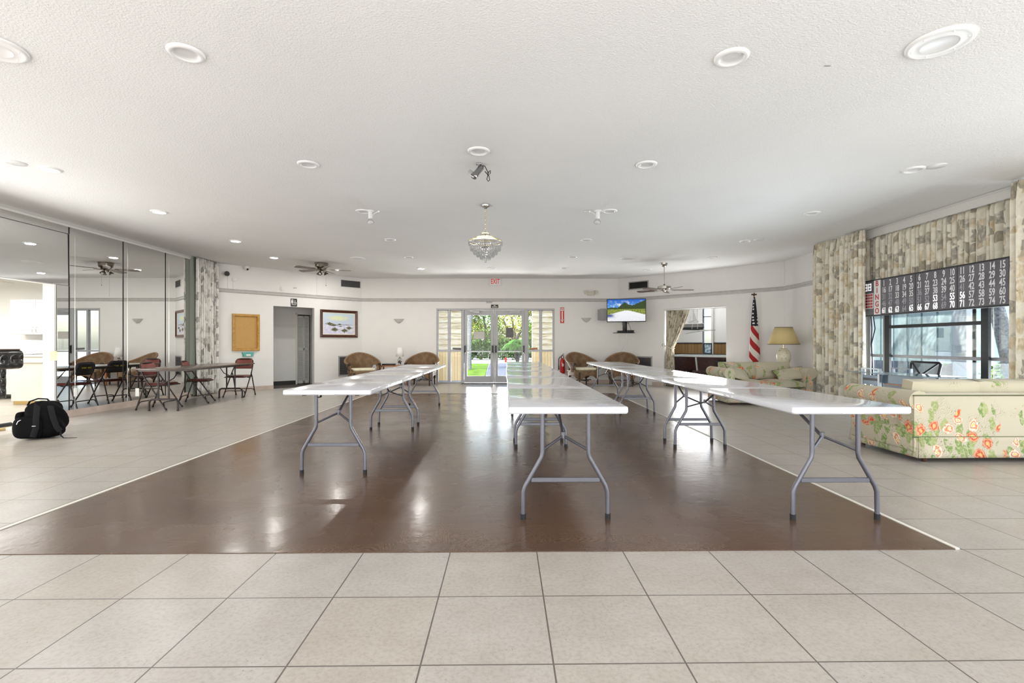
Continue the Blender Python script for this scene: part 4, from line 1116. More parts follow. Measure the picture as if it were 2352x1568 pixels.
ring(.065, -.67, .008, 'crystal', 18, .05, .008, 'tier_ring')
B().lathe([(.05, 0), (.055, -.012), (.02, -.03), (0, -.032)], (0, 0, -.545), 16).obj('hub', 'nickel', t, 50)
B().ball((0, 0, -.745), .018, 10).obj('bottom_ball', 'crystal', t, 60)

# ceiling fans
def fan(name, label, loc, hang, R, nb, a0, m, mb, lightkit=False, rz=0):
    t = thing(name, label, 'ceiling fan', loc, rz)
    if hang:
        B().lathe([(.075, 0), (.073, -.03), (.05, -.07), (.02, -.085), (0, -.086)], seg=24).obj('canopy', m, t, 50)
        B().cyl((0, 0, -.07), (0, 0, -hang), .010, seg=10).obj('downrod', m, t, 50)
        B().cyl((0, 0, -hang + .02), (0, 0, -hang - .005), .018).obj('collar', 'black_plastic', t, 50)
        z0 = -hang
        B().lathe([(0, 0), (.05, 0), (.09, -.012), (.14, -.022), (.15, -.035), (.15, -.085), (.14, -.095), (.09, -.10), (0, -.10)], (0, 0, z0), 30).obj('motor_housing', m, t, 35)
        B().lathe([(.05, 0), (.05, -.03), (.03, -.045), (0, -.048)], (0, 0, z0 - .10), 20).obj('switch_cup', m, t, 50)
        zb = z0 - .115
    else:
        B().lathe([(.155, 0), (.155, -.012), (.145, -.02), (.145, -.085), (.12, -.115), (.10, -.12), (0, -.12)], seg=30).obj('motor_housing', m, t, 35)
        B().lathe([(.09, -.12), (.105, -.13), (.09, -.15), (.07, -.16), (.055, -.19), (.055, -.215), (0, -.22)], seg=24).obj('switch_cup', m, t, 40)
        zb = -.15
    for k in range(nb):
        a = a0 + 2 * PI * k / nb
        Mx = Matrix.Rotation(a, 4, 'Z') @ Matrix.Translation((0, 0, zb)) @ Matrix.Rotation(.2, 4, 'X')
        b = B().prism([(.17, -.05, -.003), (.20, -.058, -.003), (R - .06, -.072, -.003), (R - .015, -.055, -.003), (R, -.01, -.003), (R - .005, .045, -.003), (R - .05, .07, -.003), (.20, .058, -.003), (.17, .05, -.003)], (0, 0, .008))
        bmesh.ops.transform(b.m, matrix=Mx, verts=b.m.verts[:])
        bl = b.obj('blade', mb, t, 30)
        b = B().prism([(.06, -.015, -.012), (.14, -.018, -.012), (.22, -.04, -.012), (.235, 0, -.012), (.22, .04, -.012), (.14, .018, -.012), (.06, .015, -.012)], (0, 0, .008))
        bmesh.ops.transform(b.m, matrix=Mx, verts=b.m.verts[:])
        b.obj('blade_bracket', m, t, 30)
    if lightkit:
        for k in range(3):
            a = k * 2 * PI / 3 + .5; x, y = math.cos(a), math.sin(a)
            B().lathe([(.02, .0), (.03, -.02), (.055, -.06), (.05, -.062), (.02, -.03), (0, -.028)], seg=16, M=Matrix.Translation((x * .075, y * .075, -.20)) @ Matrix.Rotation(a, 4, 'Z') @ Matrix.Rotation(-.45, 4, 'Y')).obj('lamp_shade', m, t, 40)
            B().ball((x * .10, y * .10, -.25), .028, 10).obj('bulb', 'lens_white', t, 60)
        B().cyl((-.10, -.03, -.24), (-.10, -.03, -.77), .0022, seg=5).obj('pull_chain', 'nickel', t, 0)
        B().cyl((.10, .0, -.24), (.10, 0, -.50), .0022, seg=5).ball((.10, 0, -.51), .012, 8).obj('pull_chain', 'nickel', t, 0)
    return t
fan('ceiling_fan', 'dark nickel flush-mount ceiling fan with light kit by the restroom passage', (-4.19, 11.35, ZC), 0, .64, 5, .25, 'pewter', 'blade_grey', True)
fan('ceiling_fan', 'long-stemmed nickel ceiling fan with brown blades near the flag', (3.62, 11.25, ZC), .50, .66, 5, -.08, 'nickel', 'blade_brown')
fan('ceiling_fan', 'pale fan blade showing at the top of the kitchen opening', (-9.98, 9.5, 2.5), .05, .66, 4, .0, 'plastic_white', 'blade_cream')

# ------------------------------------------------------------------ white folding tables
TZ, TW, TL = .725, .72, 2.49
def rounded(w, l, r, n=5):
    p = []
    for cx, cy_, a in ((w - r, l - r, 0), (-w + r, l - r, 1), (-w + r, -l + r, 2), (w - r, -l + r, 3)):
        for i in range(n + 1):
            q = (a + i / n) * PI / 2
            p.append((cx + r * math.cos(q), cy_ + r * math.sin(q)))
    return p
def slab(b, w, l, r, z0, z1, edge=.008, inset=.006):
    rings = []
    for d, z in ((inset, z0), (0, z0 + edge), (0, z1 - edge), (edge * .35, z1 - edge * .3), (edge, z1)):
        rings.append([b.m.verts.new((x, y, z)) for x, y in rounded(w - d, l - d, max(r - d, .003))])
    n = len(rings[0])
    for A, D in zip(rings, rings[1:]):
        for i in range(n): b.m.faces.new((A[i], A[(i + 1) % n], D[(i + 1) % n], D[i]))
    b.m.faces.new(rings[0][::-1]); b.m.faces.new(rings[-1])
    return b
def make_table():
    t = thing('folding_table', 'x', 'table', (0, 0, 0), 0, 'white folding tables')
    w, l = TW / 2, TL / 2
    b = B()
    for s in (-1, 1):
        q = B(); slab(q, w, l / 2 - .0012, .022, TZ - .042, TZ)
        bmesh.ops.translate(q.m, vec=(0, s * l / 2, 0), verts=q.m.verts[:])
        me = bpy.data.meshes.new('h'); q.m.to_mesh(me); q.m.free(); b.mesh(me, Matrix()); bpy.data.meshes.remove(me)
    b.obj('tabletop', 'table_plastic', t, 35)
    for s in (-1, 1):
        # moulded hand-hold in the end apron
        y = s * l
        B().prism([(-.065, y - s * .003, TZ - .0375), (.065, y - s * .003, TZ - .0375), (.055, y - s * .003, TZ - .024), (-.055, y - s * .003, TZ - .024)], (0, s * .0045, 0)).obj('hand_hold', 'table_plastic', t, 0)
        for sx in (-.22, .22):
            B().cyl((sx, y - s * .10, TZ - .056), (sx, y - s * .10, TZ - .04), .018, seg=12).obj('pad', 'black_rubber', t, 40)
        yl = s * (l - .165)
        top, mid, low, ft = TZ - .042, .40, .195, 0.0
        for sx in (-1, 1):
            P = [(sx * .145, yl, top), (sx * .145, yl, mid + .02), (sx * .150, yl, mid - .01), (sx * .252, yl, low + .015), (sx * .264, yl, low - .02), (sx * .267, yl, .03)]
            lg = B().tube(P, .0145, 10).obj('leg', 'steel_grey', t, 60)
            B().cyl((sx * .267, yl, .0), (sx * .267, yl, .034), .0175, seg=12).obj('foot_cap', 'black_rubber', lg, 40)
        B().box(-.218, .218, yl - .006, yl + .006, .232, .262, .003, 1).obj('cross_bar', 'steel_grey', t, 40)
        yc = yl - s * .13
        b = B()
        for sx in (-1, 1): b.tube([(sx * .148, yl, .43), (0, yc, .50)], .009, 6)
        b.tube([(0, yc, .50), (0, yl - s * .50, TZ - .05)], .011, 8).cyl((0, yc, .485), (0, yc, .525), .016, seg=10)
        b.tube([(0, yc, .50), (0, yl - s * .06, .42)], .003, 5) if False else None
        b.obj('folding_brace', 'steel_grey', t, 50)
    B().tube([(w - .03, .42, TZ - .045), (w - .01, .40, TZ - .09), (w - .015, .44, TZ - .14), (w - .015, .52, TZ - .14), (w - .01, .56, TZ - .09), (w - .03, .54, TZ - .045)], .010, 6, flat=.5).obj('carry_handle', 'black_plastic', t, 60)
    for y in (-.22, .22):
        B().box(-w + .05, w - .05, y - .012, y + .012, TZ - .06, TZ - .042).obj('hinge_rail', 'steel_grey', t, 0)
    return t
tb = make_table()
ROWS = [(.378, 2.95, 'first white folding table of the middle row, nearest the camera'), (.372, 2.95 + 2.50, 'second white folding table of the middle row'), (.385, 2.95 + 5.0, 'last white folding table of the middle row, in front of the doors'),
        (-1.46, 4.06, 'nearer white folding table of the row on the mirror side'), (-1.46, 4.06 + 2.56, 'farther white folding table of the row on the mirror side'),
        (2.07, 2.92, 'nearest white folding table of the row beside the sofas'), (2.07, 2.92 + 2.50, 'middle white folding table of the row beside the sofas'), (2.06, 2.92 + 5.0, 'farthest white folding table of the row beside the sofas')]
for i, (x, y, lb) in enumerate(ROWS):
    if i == 0: tb.location = (x, y + TL / 2, .0035); tb['label'] = lb
    else: dup(tb, (x, y + TL / 2, .0035), PI if i in (3, 4) else 0, lb)

# ------------------------------------------------------------------ brown folding table with chairs at the mirrors
t = thing('folding_table', 'long dark brown folding table standing along the mirrors', 'table', (-5.64, 9.25, 0))
slab(B(), .375, 1.25, .03, .682, .705, .004, .002).obj('tabletop', 'brown_laminate', t, 35)
B().box(-.34, .34, -1.1, 1.1, .655, .682).obj('apron', 'brown_metal', t, 0)
for s in (-1, 1):
    y = s * 1.0
    for sx in (-.085, .085):
        B().cyl((sx, y, .19), (sx, y, .67), .014).obj('leg', 'brown_metal', t, 50)
    B().tube([(-.235, y, 0.012), (-.235, y, .13), (-.222, y, .17), (-.185, y, .19), (.185, y, .19), (.222, y, .17), (.235, y, .13), (.235, y, .012)], .016, 8).obj('foot_frame', 'brown_metal', t, 60)
    for sx in (-.235, .235): B().cyl((sx, y, 0), (sx, y, .02), .018).obj('foot_cap', 'black_rubber', t, 40)
    B().tube([(0, y - s * .02, .45), (0, y - s * .25, .52), (0, y - s * .42, .67)], .008, 6).tube([(-.085, y, .42), (0, y - s * .03, .45), (.085, y, .42)], .008, 6).obj('folding_brace', 'brown_metal', t, 60)

def make_fchair():
    t = thing('folding_chair', 'x', 'chair', (0, 0, 0), 0, 'folding chairs round the brown table')
    # front toward -Y
    def seatgrid(u, v):
        x = (u - .5) * .39; y = -.21 + v * .37
        e = max(abs(u - .5), abs(v - .5)) * 2
        return (x * (1 if v < .5 else .96), y, .445 - .03 * max(0, e - .8) / .2 + .004)
    s = B().grid(seatgrid, 12, 12); s.box(-.19, .19, -.205, .155, .405, .425, .008)
    s.obj('seat', 'chair_vinyl', t, 60)
    B().tube([(-.195, .155, .41), (-.2, -.21, .41), (.2, -.21, .41), (.195, .155, .41)], .009, 6).obj('seat_frame', 'brown_metal', t, 50)
    path = lambda sx: [(sx * .215, -.235, .0), (sx * .205, .10, .50), (sx * .19, .185, .64), (sx * .18, .215, .735)]
    b = B().tube(path(-1) + [(-.15, .225, .775), (-.09, .228, .785), (.09, .228, .785), (.15, .225, .775)] + path(1)[::-1], .0115, 8)
    b.obj('front_frame', 'brown_metal', t, 60)
    for sx in (-1, 1):
        B().tube([(sx * .20, .09, .50), (sx * .198, .13, .42), (sx * .205, .265, .0)], .0115, 8).tube([(sx * .195, -.05, .40), (sx * .20, .02, .39)], .008, 6).obj('rear_leg', 'brown_metal', t, 60)
        for y in (-.235, .265): B().cyl((sx * (.215 if y < 0 else .205), y, 0), (sx * (.213 if y < 0 else .204), y - math.copysign(.01, y), .03), .015).obj('foot_cap', 'black_rubber', t, 40)
    for y, z, dy in ((-.20, .10, .035), (.228, .11, -.02)):
        B().tube([(-.212, y, z - .04), (-.19, y + dy * .8, z + .02), (-.15, y + dy, z + .03), (.15, y + dy, z + .03), (.19, y + dy * .8, z + .02), (.212, y, z - .04)], .009, 6).obj('rung', 'brown_metal', t, 60)
    def back(u, v, off):
        x = (u - .5) * .36; z = .575 + v * .20
        w = 1 - .10 * max(0, v - .55) / .45
        return (x * w, .165 + (z - .575) * .30 + .03 * (1 - (2 * u - 1) ** 2) + off, z)
    B().grid(lambda u, v: back(u, v, -.012), 12, 8).obj('backrest', 'chair_vinyl', t, 60, solid=.012)
    p = B().grid(lambda u, v: back(u, v, .006), 12, 8).obj('back_panel', 'chair_black', t, 60, solid=.004)
    b = B()
    rr = random.Random(5)
    for k in range(9):
        if k == 4: continue
        x = .085 - k * .021
        y = .165 + .125 * .30 + .03 * (1 - (x / .18) ** 2) + .0095
        b.box(x - .007, x + .007, y, y + .0015, .688, .712)
    b.obj('stencil_marks', 'stencil_yellow', p, 0)
    return t
fc = make_fchair()
FC = [(-5.885, 8.53, PI / 2 + .03, 'red-backed folding chair at the near end of the brown table'), (-5.80, 9.42, PI / 2 + .28, 'folding chair midway along the brown table, turned slightly toward the curtain'), (-5.63, 10.56, .02, 'folding chair at the far end of the brown table, under the teal tray')]
for i, (x, y, a, lb) in enumerate(FC):
    if i == 0: fc.location = (x, y, 0); fc.rotation_euler = (0, 0, a); fc['label'] = lb
    else: dup(fc, (x, y, 0), a, lb)
tag(B().box(-.03, .03, -.002, 0, -.075, .06).obj('paper_tag', 'paper', None, 0, (-6.115, 8.31, .31)), 'white paper tag hanging from the red-backed folding chair', 'tag')

# ------------------------------------------------------------------ floral sofas
def roll_profile(h):
    """section of a rolled arm as (outward, up); the roll overhangs the outer face"""
    r = .095
    pts = [(.035, .10), (.035, h - r)]
    for i in range(18):
        a = math.radians(180 - i * 255 / 17)
        pts.append((.13 + r * math.cos(a), h - r + r * math.sin(a)))
    return pts + [(.15, h - .24), (.15, .10)]
def make_sofa(name, label, Wd=1.66, D=.92, hb=.645, hc=.75, harm=.665):
    t = thing(name, label, 'sofa')
    hw = Wd / 2; aw = .19
    B().box(-hw + .03, hw - .03, -D / 2 + .07, D / 2 - .02, .10, .30, .02).obj('base', 'floral_fabric', t, 50)
    # slightly raked back with rolled top edge
    b = B().prism([(-hw + .04, D / 2, .10), (-hw + .04, D / 2, hb - .03), (-hw + .04, D / 2 - .02, hb - .005), (-hw + .04, D / 2 - .06, hb), (-hw + .04, D / 2 - .15, hb - .01), (-hw + .04, D / 2 - .19, hb - .06), (-hw + .04, D / 2 - .16, .10)], (Wd - .08, 0, 0))
    bk = b.obj('back', 'floral_fabric', t, 50)
    B().tube([(-hw + .03, D / 2 + .001, hb - .022), (hw - .03, D / 2 + .001, hb - .022)], .006, 6).tube([(-hw + .02, D / 2 + .004, .235), (hw - .02, D / 2 + .004, .235)], .006, 6).obj('welt', 'piping', bk, 60)
    for s in (-1, 1):
        P = [(s * (hw - .225 + q), z) for q, z in roll_profile(harm)]
        arm = B().prism([(x, -D / 2 + .02, z) for x, z in P], (0, D - .03, 0)).obj('arm', 'floral_fabric', t, 35)
        B().tube([(x, -D / 2 + .018, z) for x, z in P[1:-1]], .007, 6).obj('welt', 'piping', arm, 60)
    # skirt all round with corner pleats
    b = B()
    X, Y0, Y1 = hw - .076, -D / 2 + .04, D / 2 + .004
    for (ax, ay, bx, by, nx, ny) in ((-X, Y1, X, Y1, 0, 1), (X, Y0, -X, Y0, 0, -1), (-X, Y0, -X, Y1, -1, 0), (X, Y1, X, Y0, 1, 0)):
        def f(u, v, ax=ax, ay=ay, bx=bx, by=by, nx=nx, ny=ny):
            fl = .003 + .022 * (1 - v) ** 1.3 + .006 * (1 - v) * math.sin(u * 9)
            e = .02 * (1 - v)
            dx, dy = bx - ax, by - ay; L = math.hypot(dx, dy)
            k = (u * (L + 2 * e) - e) / L
            return (ax + dx * k + nx * fl, ay + dy * k + ny * fl, .045 + v * .19)
        b.grid(f, 16, 5)
    b.obj('skirt', 'floral_fabric', t, 60, solid=.008)
    for sx in (-1, 1):
        for y in (-D / 2 + .10, D / 2 - .03):
            B().lathe([(0, 0), (.018, 0), (.028, .05), (.028, .11), (0, .11)], (sx * (hw - .16), y, 0), 12).obj('foot', 'mahogany', t, 50)
    sw = (Wd - 2 * aw - .03) / 2
    def cushion(x0, x1, y0, y1, z0, z1, puff, nm, lean=0.0):
        b = B()
        def f(u, v, top):
            x = x0 + (x1 - x0) * u; y = y0 + (y1 - y0) * v
            e = (1 - (2 * u - 1) ** 4) * (1 - (2 * v - 1) ** 4)
            z = (z1 if top else z0)
            m_ = (z0 + z1) / 2
            zz = m_ + (z - m_) * (.62 + .38 * e) + (puff * e if top else 0)
            return (x, y, zz)
        b.grid(lambda u, v: f(u, v, True), 10, 10).grid(lambda u, v: f(u, v, False), 10, 10)
        for (c, d) in (((0, None), 'v'), ((1, None), 'v'), ((None, 0), 'u'), ((None, 1), 'u')):
            b.grid(lambda u, v, c=c: f(c[0] if c[0] is not None else u, c[1] if c[1] is not None else u, v > .5), 10, 1)
        bmesh.ops.remove_doubles(b.m, verts=b.m.verts[:], dist=1e-4)
        return b
    for i in (0, 1):
        x0 = -hw + aw + .01 + i * (sw + .01)
        c = cushion(x0, x0 + sw, -D / 2 + .03, D / 2 - .30, .30, .43, .02, 's').obj('seat_cushion', 'floral_fabric', t, 60)
        b = cushion(x0 - .03, x0 + sw + .03, -.5 * (hc - .42) , .5 * (hc - .42), -.10, .10, .03, 'b')
        bmesh.ops.transform(b.m, matrix=Matrix.Translation((0, D / 2 - .26, (hc + .42) / 2)) @ Matrix.Rotation(PI / 2 - .16, 4, 'X'), verts=b.m.verts[:])
        c = b.obj('back_cushion', 'floral_fabric', t, 60)
    return t
sf = make_sofa('sofa', 'floral sofa seen from behind at the right, backing onto the tables')
sf.location = (3.82 + .83 - .04, 4.58 + .46, 0); sf.rotation_euler = (0, 0, PI)
sg = dup(sf, (4.79, 9.30, 0), -.03, 'floral sofa facing the room under the flag and the big lamp')
def pillow(label, loc, rot, w=.46, h=.40):
    b = B()
    def f(u, v, s):
        a = (1 - (2 * u - 1) ** 2) * (1 - (2 * v - 1) ** 2)
        p = 1 - .10 * (1 - abs(2 * u - 1)) * abs(2 * v - 1) - .10 * (1 - abs(2 * v - 1)) * abs(2 * u - 1)
        return ((u - .5) * w * p, s * .075 * a ** .6, (v - .5) * h * p)
    b.grid(lambda u, v: f(u, v, 1), 12, 12).grid(lambda u, v: f(u, v, -1), 12, 12)
    bmesh.ops.remove_doubles(b.m, verts=b.m.verts[:], dist=1e-4)
    t = thing('throw_pillow', label, 'pillow', loc, 0, 'floral throw pillows'); t.rotation_euler = rot
    b.obj('pillow_cover', 'floral_fabric', t, 70)
    e = [(u, 0) for u in [i / 8 for i in range(8)]] + [(1, i / 8) for i in range(8)] + [(1 - i / 8, 1) for i in range(8)] + [(0, 1 - i / 8) for i in range(8)]
    B().tube([f(u, v, 1) for u, v in e], .007, 6, True).obj('welt', 'piping', t, 60)
    return t
pillow('floral throw pillow slumped in the left corner of the far sofa', (4.33, 9.16, .55), (-.85, .30, .25), .48, .36)
pillow('floral throw pillow lying in the right corner of the far sofa', (5.30, 9.14, .54), (-.95, -.16, -.12), .54, .34)

# ------------------------------------------------------------------ wicker armchairs
def make_wicker():
    t = thing('wicker_armchair', 'x', 'armchair', (0, 0, 0), 0, 'brown wicker armchairs')
    # front toward -Y ; shell angle 0 = back centre (+Y)
    RX, RY = .37, .36
    def top(a):
        k = abs(a) / 2.0
        return .86 - .25 * (1 - math.cos(min(1, k) * PI)) / 2 - .02 * k
    def shell(u, v):
        a = (u - .5) * 4.0
        z0 = .36; z = z0 + (top(a) - z0) * v
        fl = 1 + .20 * v ** 2.5 * (1 if abs(a) < 1.4 else 1 - (abs(a) - 1.4) * .5)
        return (math.sin(a) * RX * fl, -.0 + math.cos(a) * RY * fl - .02, z)
    def hole(u, v):
        a = abs((u - .5) * 4.0)
        return ((a - 1.22) / .34) ** 2 + ((v - .30) / .30) ** 2 < 1
    B().grid(shell, 56, 22, uvfn=lambda u, v: (u * 1.6, v * .5), skip=hole).obj('back_shell', 'wicker', t, 60, solid=.028)
    B().tube([shell(i / 40, 1) for i in range(41)], .026, 8).obj('rim', 'wicker_rim', t, 60)
    for s in (0, 1):
        B().tube([shell(s, i / 8) for i in range(9)], .024, 8).obj('arm_post', 'wicker_rim', t, 60)
        p = Vector(shell(s, 1)); q = Vector(shell(s, .3))
        sx = 1 if s else -1
        B().cyl(p + Vector((0, -.05, -.015)), p + Vector((0, .02, -.015)), .036, seg=14).obj('arm_end', 'wicker_dark', t, 50)
        B().tube([p + Vector((sx * .03, -.03, -.03)), p + Vector((sx * .05, -.03, -.09)), p + Vector((sx * .02, -.03, -.15)), q], .009, 6).obj('arm_curl', 'wicker_dark', t, 60)
    # apron with arched front and sides
    def apron(u, v):
        a = u * 2 * PI
        c, s_ = math.cos(a), math.sin(a)
        k = (abs(c) ** 3.2 + abs(s_) ** 3.2) ** (-1 / 3.2)
        x, y = c * k * .335, s_ * k * .33 - .02
        arch = max(abs(c), abs(s_)) ** 8
        zb = .27 - .13 * (1 - min(1, abs(abs(c) - abs(s_)) * 1.5))
        return (x * (1 + .03 * (1 - v)), y * (1 + .03 * (1 - v)), zb + (.40 - zb) * v)
    B().grid(apron, 56, 8, uvfn=lambda u, v: (u * 2.4, v * .25), cu=True).obj('apron', 'wicker', t, 60, solid=.02)
    slab(B(), .33, .33, .10, .375, .405).obj('seat_deck', 'wicker_rim', t, 40)
    for sx in (-1, 1):
        for y in (-.30, .24):
            B().cyl((sx * .285, y, 0), (sx * .275, y, .36), .018, .022, 10).obj('leg', 'wicker_dark', t, 50)
    B().box(-.27, .27, -.015, .015, .13, .15).box(-.015, .015, -.28, .22, .12, .14).obj('stretcher', 'wicker_dark', t, 0)
    q = slab(B(), .285, .27, .10, .405, .475, .028, .028); bmesh.ops.translate(q.m, vec=(0, -.04, 0), verts=q.m.verts[:])
    q.obj('seat_cushion', 'cushion_cream', t, 60)
    return t
wk = make_wicker()
WK = [(-3.72, 12.95, .50, 'wicker armchair in front of the dark return grille, left of the side table'), (-2.24, 13.33, -.10, 'wicker armchair between the side table lamp and the left sidelight'), (2.06, 13.25, .42, 'wicker armchair beside the fire extinguisher'), (3.10, 13.15, -.30, 'wicker armchair under the television, before the grey return grille')]
for i, (x, y, a, lb) in enumerate(WK):
    if i == 0: wk.location = (x, y, 0); wk.rotation_euler = (0, 0, a); wk['label'] = lb
    else: dup(wk, (x, y, 0), a, lb)

# side table, lamp, dark case
t = thing('side_table', 'low reddish wooden side table between two wicker armchairs', 'table', (-3.02, 13.42, 0))
slab(B(), .37, .26, .02, .50, .53).obj('tabletop', 'tan_wood', t, 40)
for sx in (-.32, .32):
    for y in (-.21, .21): B().box(sx - .02, sx + .02, y - .02, y + .02, 0, .50, .003, 1).obj('leg', 'tan_wood', t, 40)
B().box(-.32, .32, -.21, .21, .15, .17).obj('shelf', 'tan_wood', t, 0)
tag(slab(B(), .17, .10, .02, 0, .045).obj('flat_case', 'black_plastic', None, 40, (-3.13, 13.36, .53)), 'flat black case lying on the reddish side table', 'case')
t = thing('table_lamp', 'small lamp with white shade and glass base of red berries', 'lamp', (-2.86, 13.44, .53))
B().lathe([(.11, .23), (.065, .48)], seg=28).obj('lamp_shade', 'shade_white', t, 60, solid=.004)
B().lathe([(.055, 0), (.058, .012), (.03, .02), (.045, .05), (.066, .10), (.062, .15), (.035, .19), (.02, .20)], seg=24).obj('glass_base', 'glass_clear', t, 60)
b = B()
for k in range(26):
    a = rnd.uniform(0, 2 * PI); r = rnd.uniform(0, .045); b.ball((r * math.cos(a), r * math.sin(a), .04 + rnd.uniform(0, .09)), .012, 8)
tag(b.obj('red_berries', 'berries_red', t, 60), kind='stuff')
B().cyl((0, 0, .195), (0, 0, .30), .010).lathe([(.025, .195), (.028, .21), (0, .215)]).obj('socket', 'nickel', t, 50)

# ------------------------------------------------------------------ big lamp, end table, flag
t = thing('end_table', 'end table behind the far sofa carrying the big lamp', 'table', (5.80, 10.26, 0))
slab(B(), .27, .27, .03, .57, .60).obj('tabletop', 'mahogany', t, 40)
for sx in (-.22, .22):
    for y in (-.22, .22): B().box(sx - .02, sx + .02, y - .02, y + .02, 0, .57).obj('leg', 'mahogany', t, 0)
t = thing('table_lamp', 'big ceramic lamp painted with yellow daisies under a tan shade', 'lamp', (5.80, 10.26, .60))
B().lathe([(0, 0), (.085, 0), (.09, .012), (.085, .03), (.11, .10), (.137, .20), (.14, .26), (.125, .33), (.09, .375), (.075, .385), (.08, .40), (.06, .41), (0, .412)], seg=36).obj('ceramic_base', 'daisy_ceramic', t, 50)
B().cyl((0, 0, .41), (0, 0, .58), .008).obj('stem', 'brass', t, 50)
B().lathe([(.30, .495), (.165, .85)], seg=40).obj('lamp_shade', 'shade_tan', t, 60, solid=.004)
b = B()
for r, z in ((.302, .497), (.167, .848)): b.tube([(r * math.cos(k * PI / 24), r * math.sin(k * PI / 24), z) for k in range(48)], .006, 6, True)
b.obj('shade_binding', 'shade_trim', t, 60)
t = thing('flag', 'furled American flag on an eagle-topped pole behind the far sofa', 'flag', (5.665, 11.22, 0))
B().lathe([(.14, 0), (.14, .015), (.10, .03), (.03, .06), (.025, .10), (0, .10)], seg=28).obj('stand', 'brass', t, 50)
B().cyl((0, 0, .05), (0, 0, 2.20), .013).obj('pole', 'flag_pole_wood', t, 50)
b = B().ball((0, 0, 2.235), .022, 10).prism([(0, -.008, 2.215), (.02, -.008, 2.235), (.045, -.008, 2.25), (.062, -.008, 2.235), (.06, -.008, 2.215), (.052, -.008, 2.235), (.045, -.008, 2.21), (.03, -.008, 2.225), (.02, -.008, 2.205)], (0, .016, 0)).prism([(0, -.008, 2.215), (-.02, -.008, 2.205), (-.03, -.008, 2.225), (-.045, -.008, 2.21), (-.052, -.008, 2.235), (-.06, -.008, 2.215), (-.062, -.008, 2.235), (-.045, -.008, 2.25), (-.02, -.008, 2.235)], (0, .016, 0))
b.cyl((0, 0, 2.19), (0, 0, 2.22), .012).ball((0, -.012, 2.26), .012, 8).obj('eagle_finial', 'eagle_bronze', t, 40)
def flagf(u, v):
    z = .68 + v * 1.50
    w = .013 + .115 * (1 - v) ** .75
    if v < .1: w *= .62 + .38 * v / .1
    a = -PI * 1.05 + u * PI * 2.1
    fold = 1 + .28 * math.sin(3 * a + v * 5) * (1 - v)
    return (math.sin(a) * w * (1.0 + .1 * math.sin(a * 2)) - .0 + .01 * (1 - v), -math.cos(a) * w * .55 * fold - .012, z + .04 * (1 - v) * math.cos(a) * .3)
B().grid(flagf, 48, 40, uvfn=lambda u, v: (u, v)).obj('flag_cloth', 'flag_cloth', t, 60, solid=.003)

# ------------------------------------------------------------------ curtains
def drape(name, label, cat, wallkey, x0, x1, z0, z1, off, pleats, amp, m, lining=None, gather=None, stagger=0.0, seed=1):
    """pleated cloth; gather(v) -> (x0, x1) lets the panel be tied back"""
    t = wthing(name, label, cat, wallkey, 0, off)
    rr = random.Random(seed); ph = [rr.uniform(-.5, .5) for _ in range(pleats * 2 + 4)]
    nu = pleats * 12
    def f(u, v, o=0.0):
        a, c = (x0, x1) if gather is None else gather(v)
        z = z0 + (z1 - z0) * v
        k = u * pleats + .24 * math.sin(u * pleats * 1.9 + seed) + .16 * math.sin(u * pleats * .83 + 2 * seed)
        hd = 1 - .35 * max(0, (v - .93) / .07)
        k += .10 * (1 - v) * math.sin(k * 2.3 + 3 * v + seed)
        y = amp * hd * (.55 - 1.3 * abs(math.sin(PI * k)) ** .8 + .18 * math.sin(4 * PI * k + seed) * (1 - .5 * v))
        y *= .78 + .22 * math.sin(k * 1.7 + seed)
        return (a + (c - a) * u + .012 * math.sin(2 * PI * k * 1.0 + 1.2), y + o, z)
    L = abs(x1 - x0) * 1.6
    B().grid(f, nu, 24, uvfn=lambda u, v: (u * L, v * (z1 - z0))).obj('cloth', m, t, 75, solid=.004)
    if lining: B().grid(lambda u, v: f(u, v, amp * 1.0 + .015), nu, 4).obj('lining', lining, t, 75, solid=.003)
    return t
def box_struct(name, x0, x1, y0, y1, z0, z1, m, label, cat):
    return struct(B().box(x0, x1, y0, y1, z0, z1, .004, 1).obj(name, m, None, 30), label, cat)
drape('curtain', 'full-length grey patterned curtain at the far end of the mirrors', 'curtain', 'left', 10.50, 11.28, .02, 2.93, .17, 11, .07, 'curtain_grey', 'lining', seed=2)
tag(B().box(-.035, .035, -.004, .004, .05, 2.90).obj('curtain_edge', 'lining', None, 0, (-6.585, 10.47, 0)), 'dark green-grey hem edge of the grey patterned curtain', 'curtain lining')
drape('curtain', 'full-length tan patterned curtain left of the bingo board', 'curtain', 'right', -9.12, -7.82, .02, 2.925, .47, 15, .11, 'curtain_tan', None, seed=4)
drape('curtain', 'tan patterned curtain at the right edge of the picture', 'curtain', 'right', -5.52, -4.3, .02, 2.925, .47, 13, .09, 'curtain_tan', None, seed=6)
drape('valance', 'short gathered tan patterned valance above the bingo board', 'valance', 'right', -8.16, -5.62, 1.90, 2.83, .20, 30, .085, 'curtain_tan', None, seed=8)
box_struct('trim_14', 5.88, 5.90, 5.70, 8.08, 2.81, ZC, 'trim_white', 'white cornice board above the short valance', 'cornice')
box_struct('trim_15', 5.865, 5.88, 5.70, 8.08, 2.915, 2.93, 'trim_white', 'white bead along the cornice board', 'cornice')
box_struct('trim_16', 5.90, 6.2, 4.4, 9.2, 2.86, 2.88, 'trim_white', 'curtain track board', 'cornice')
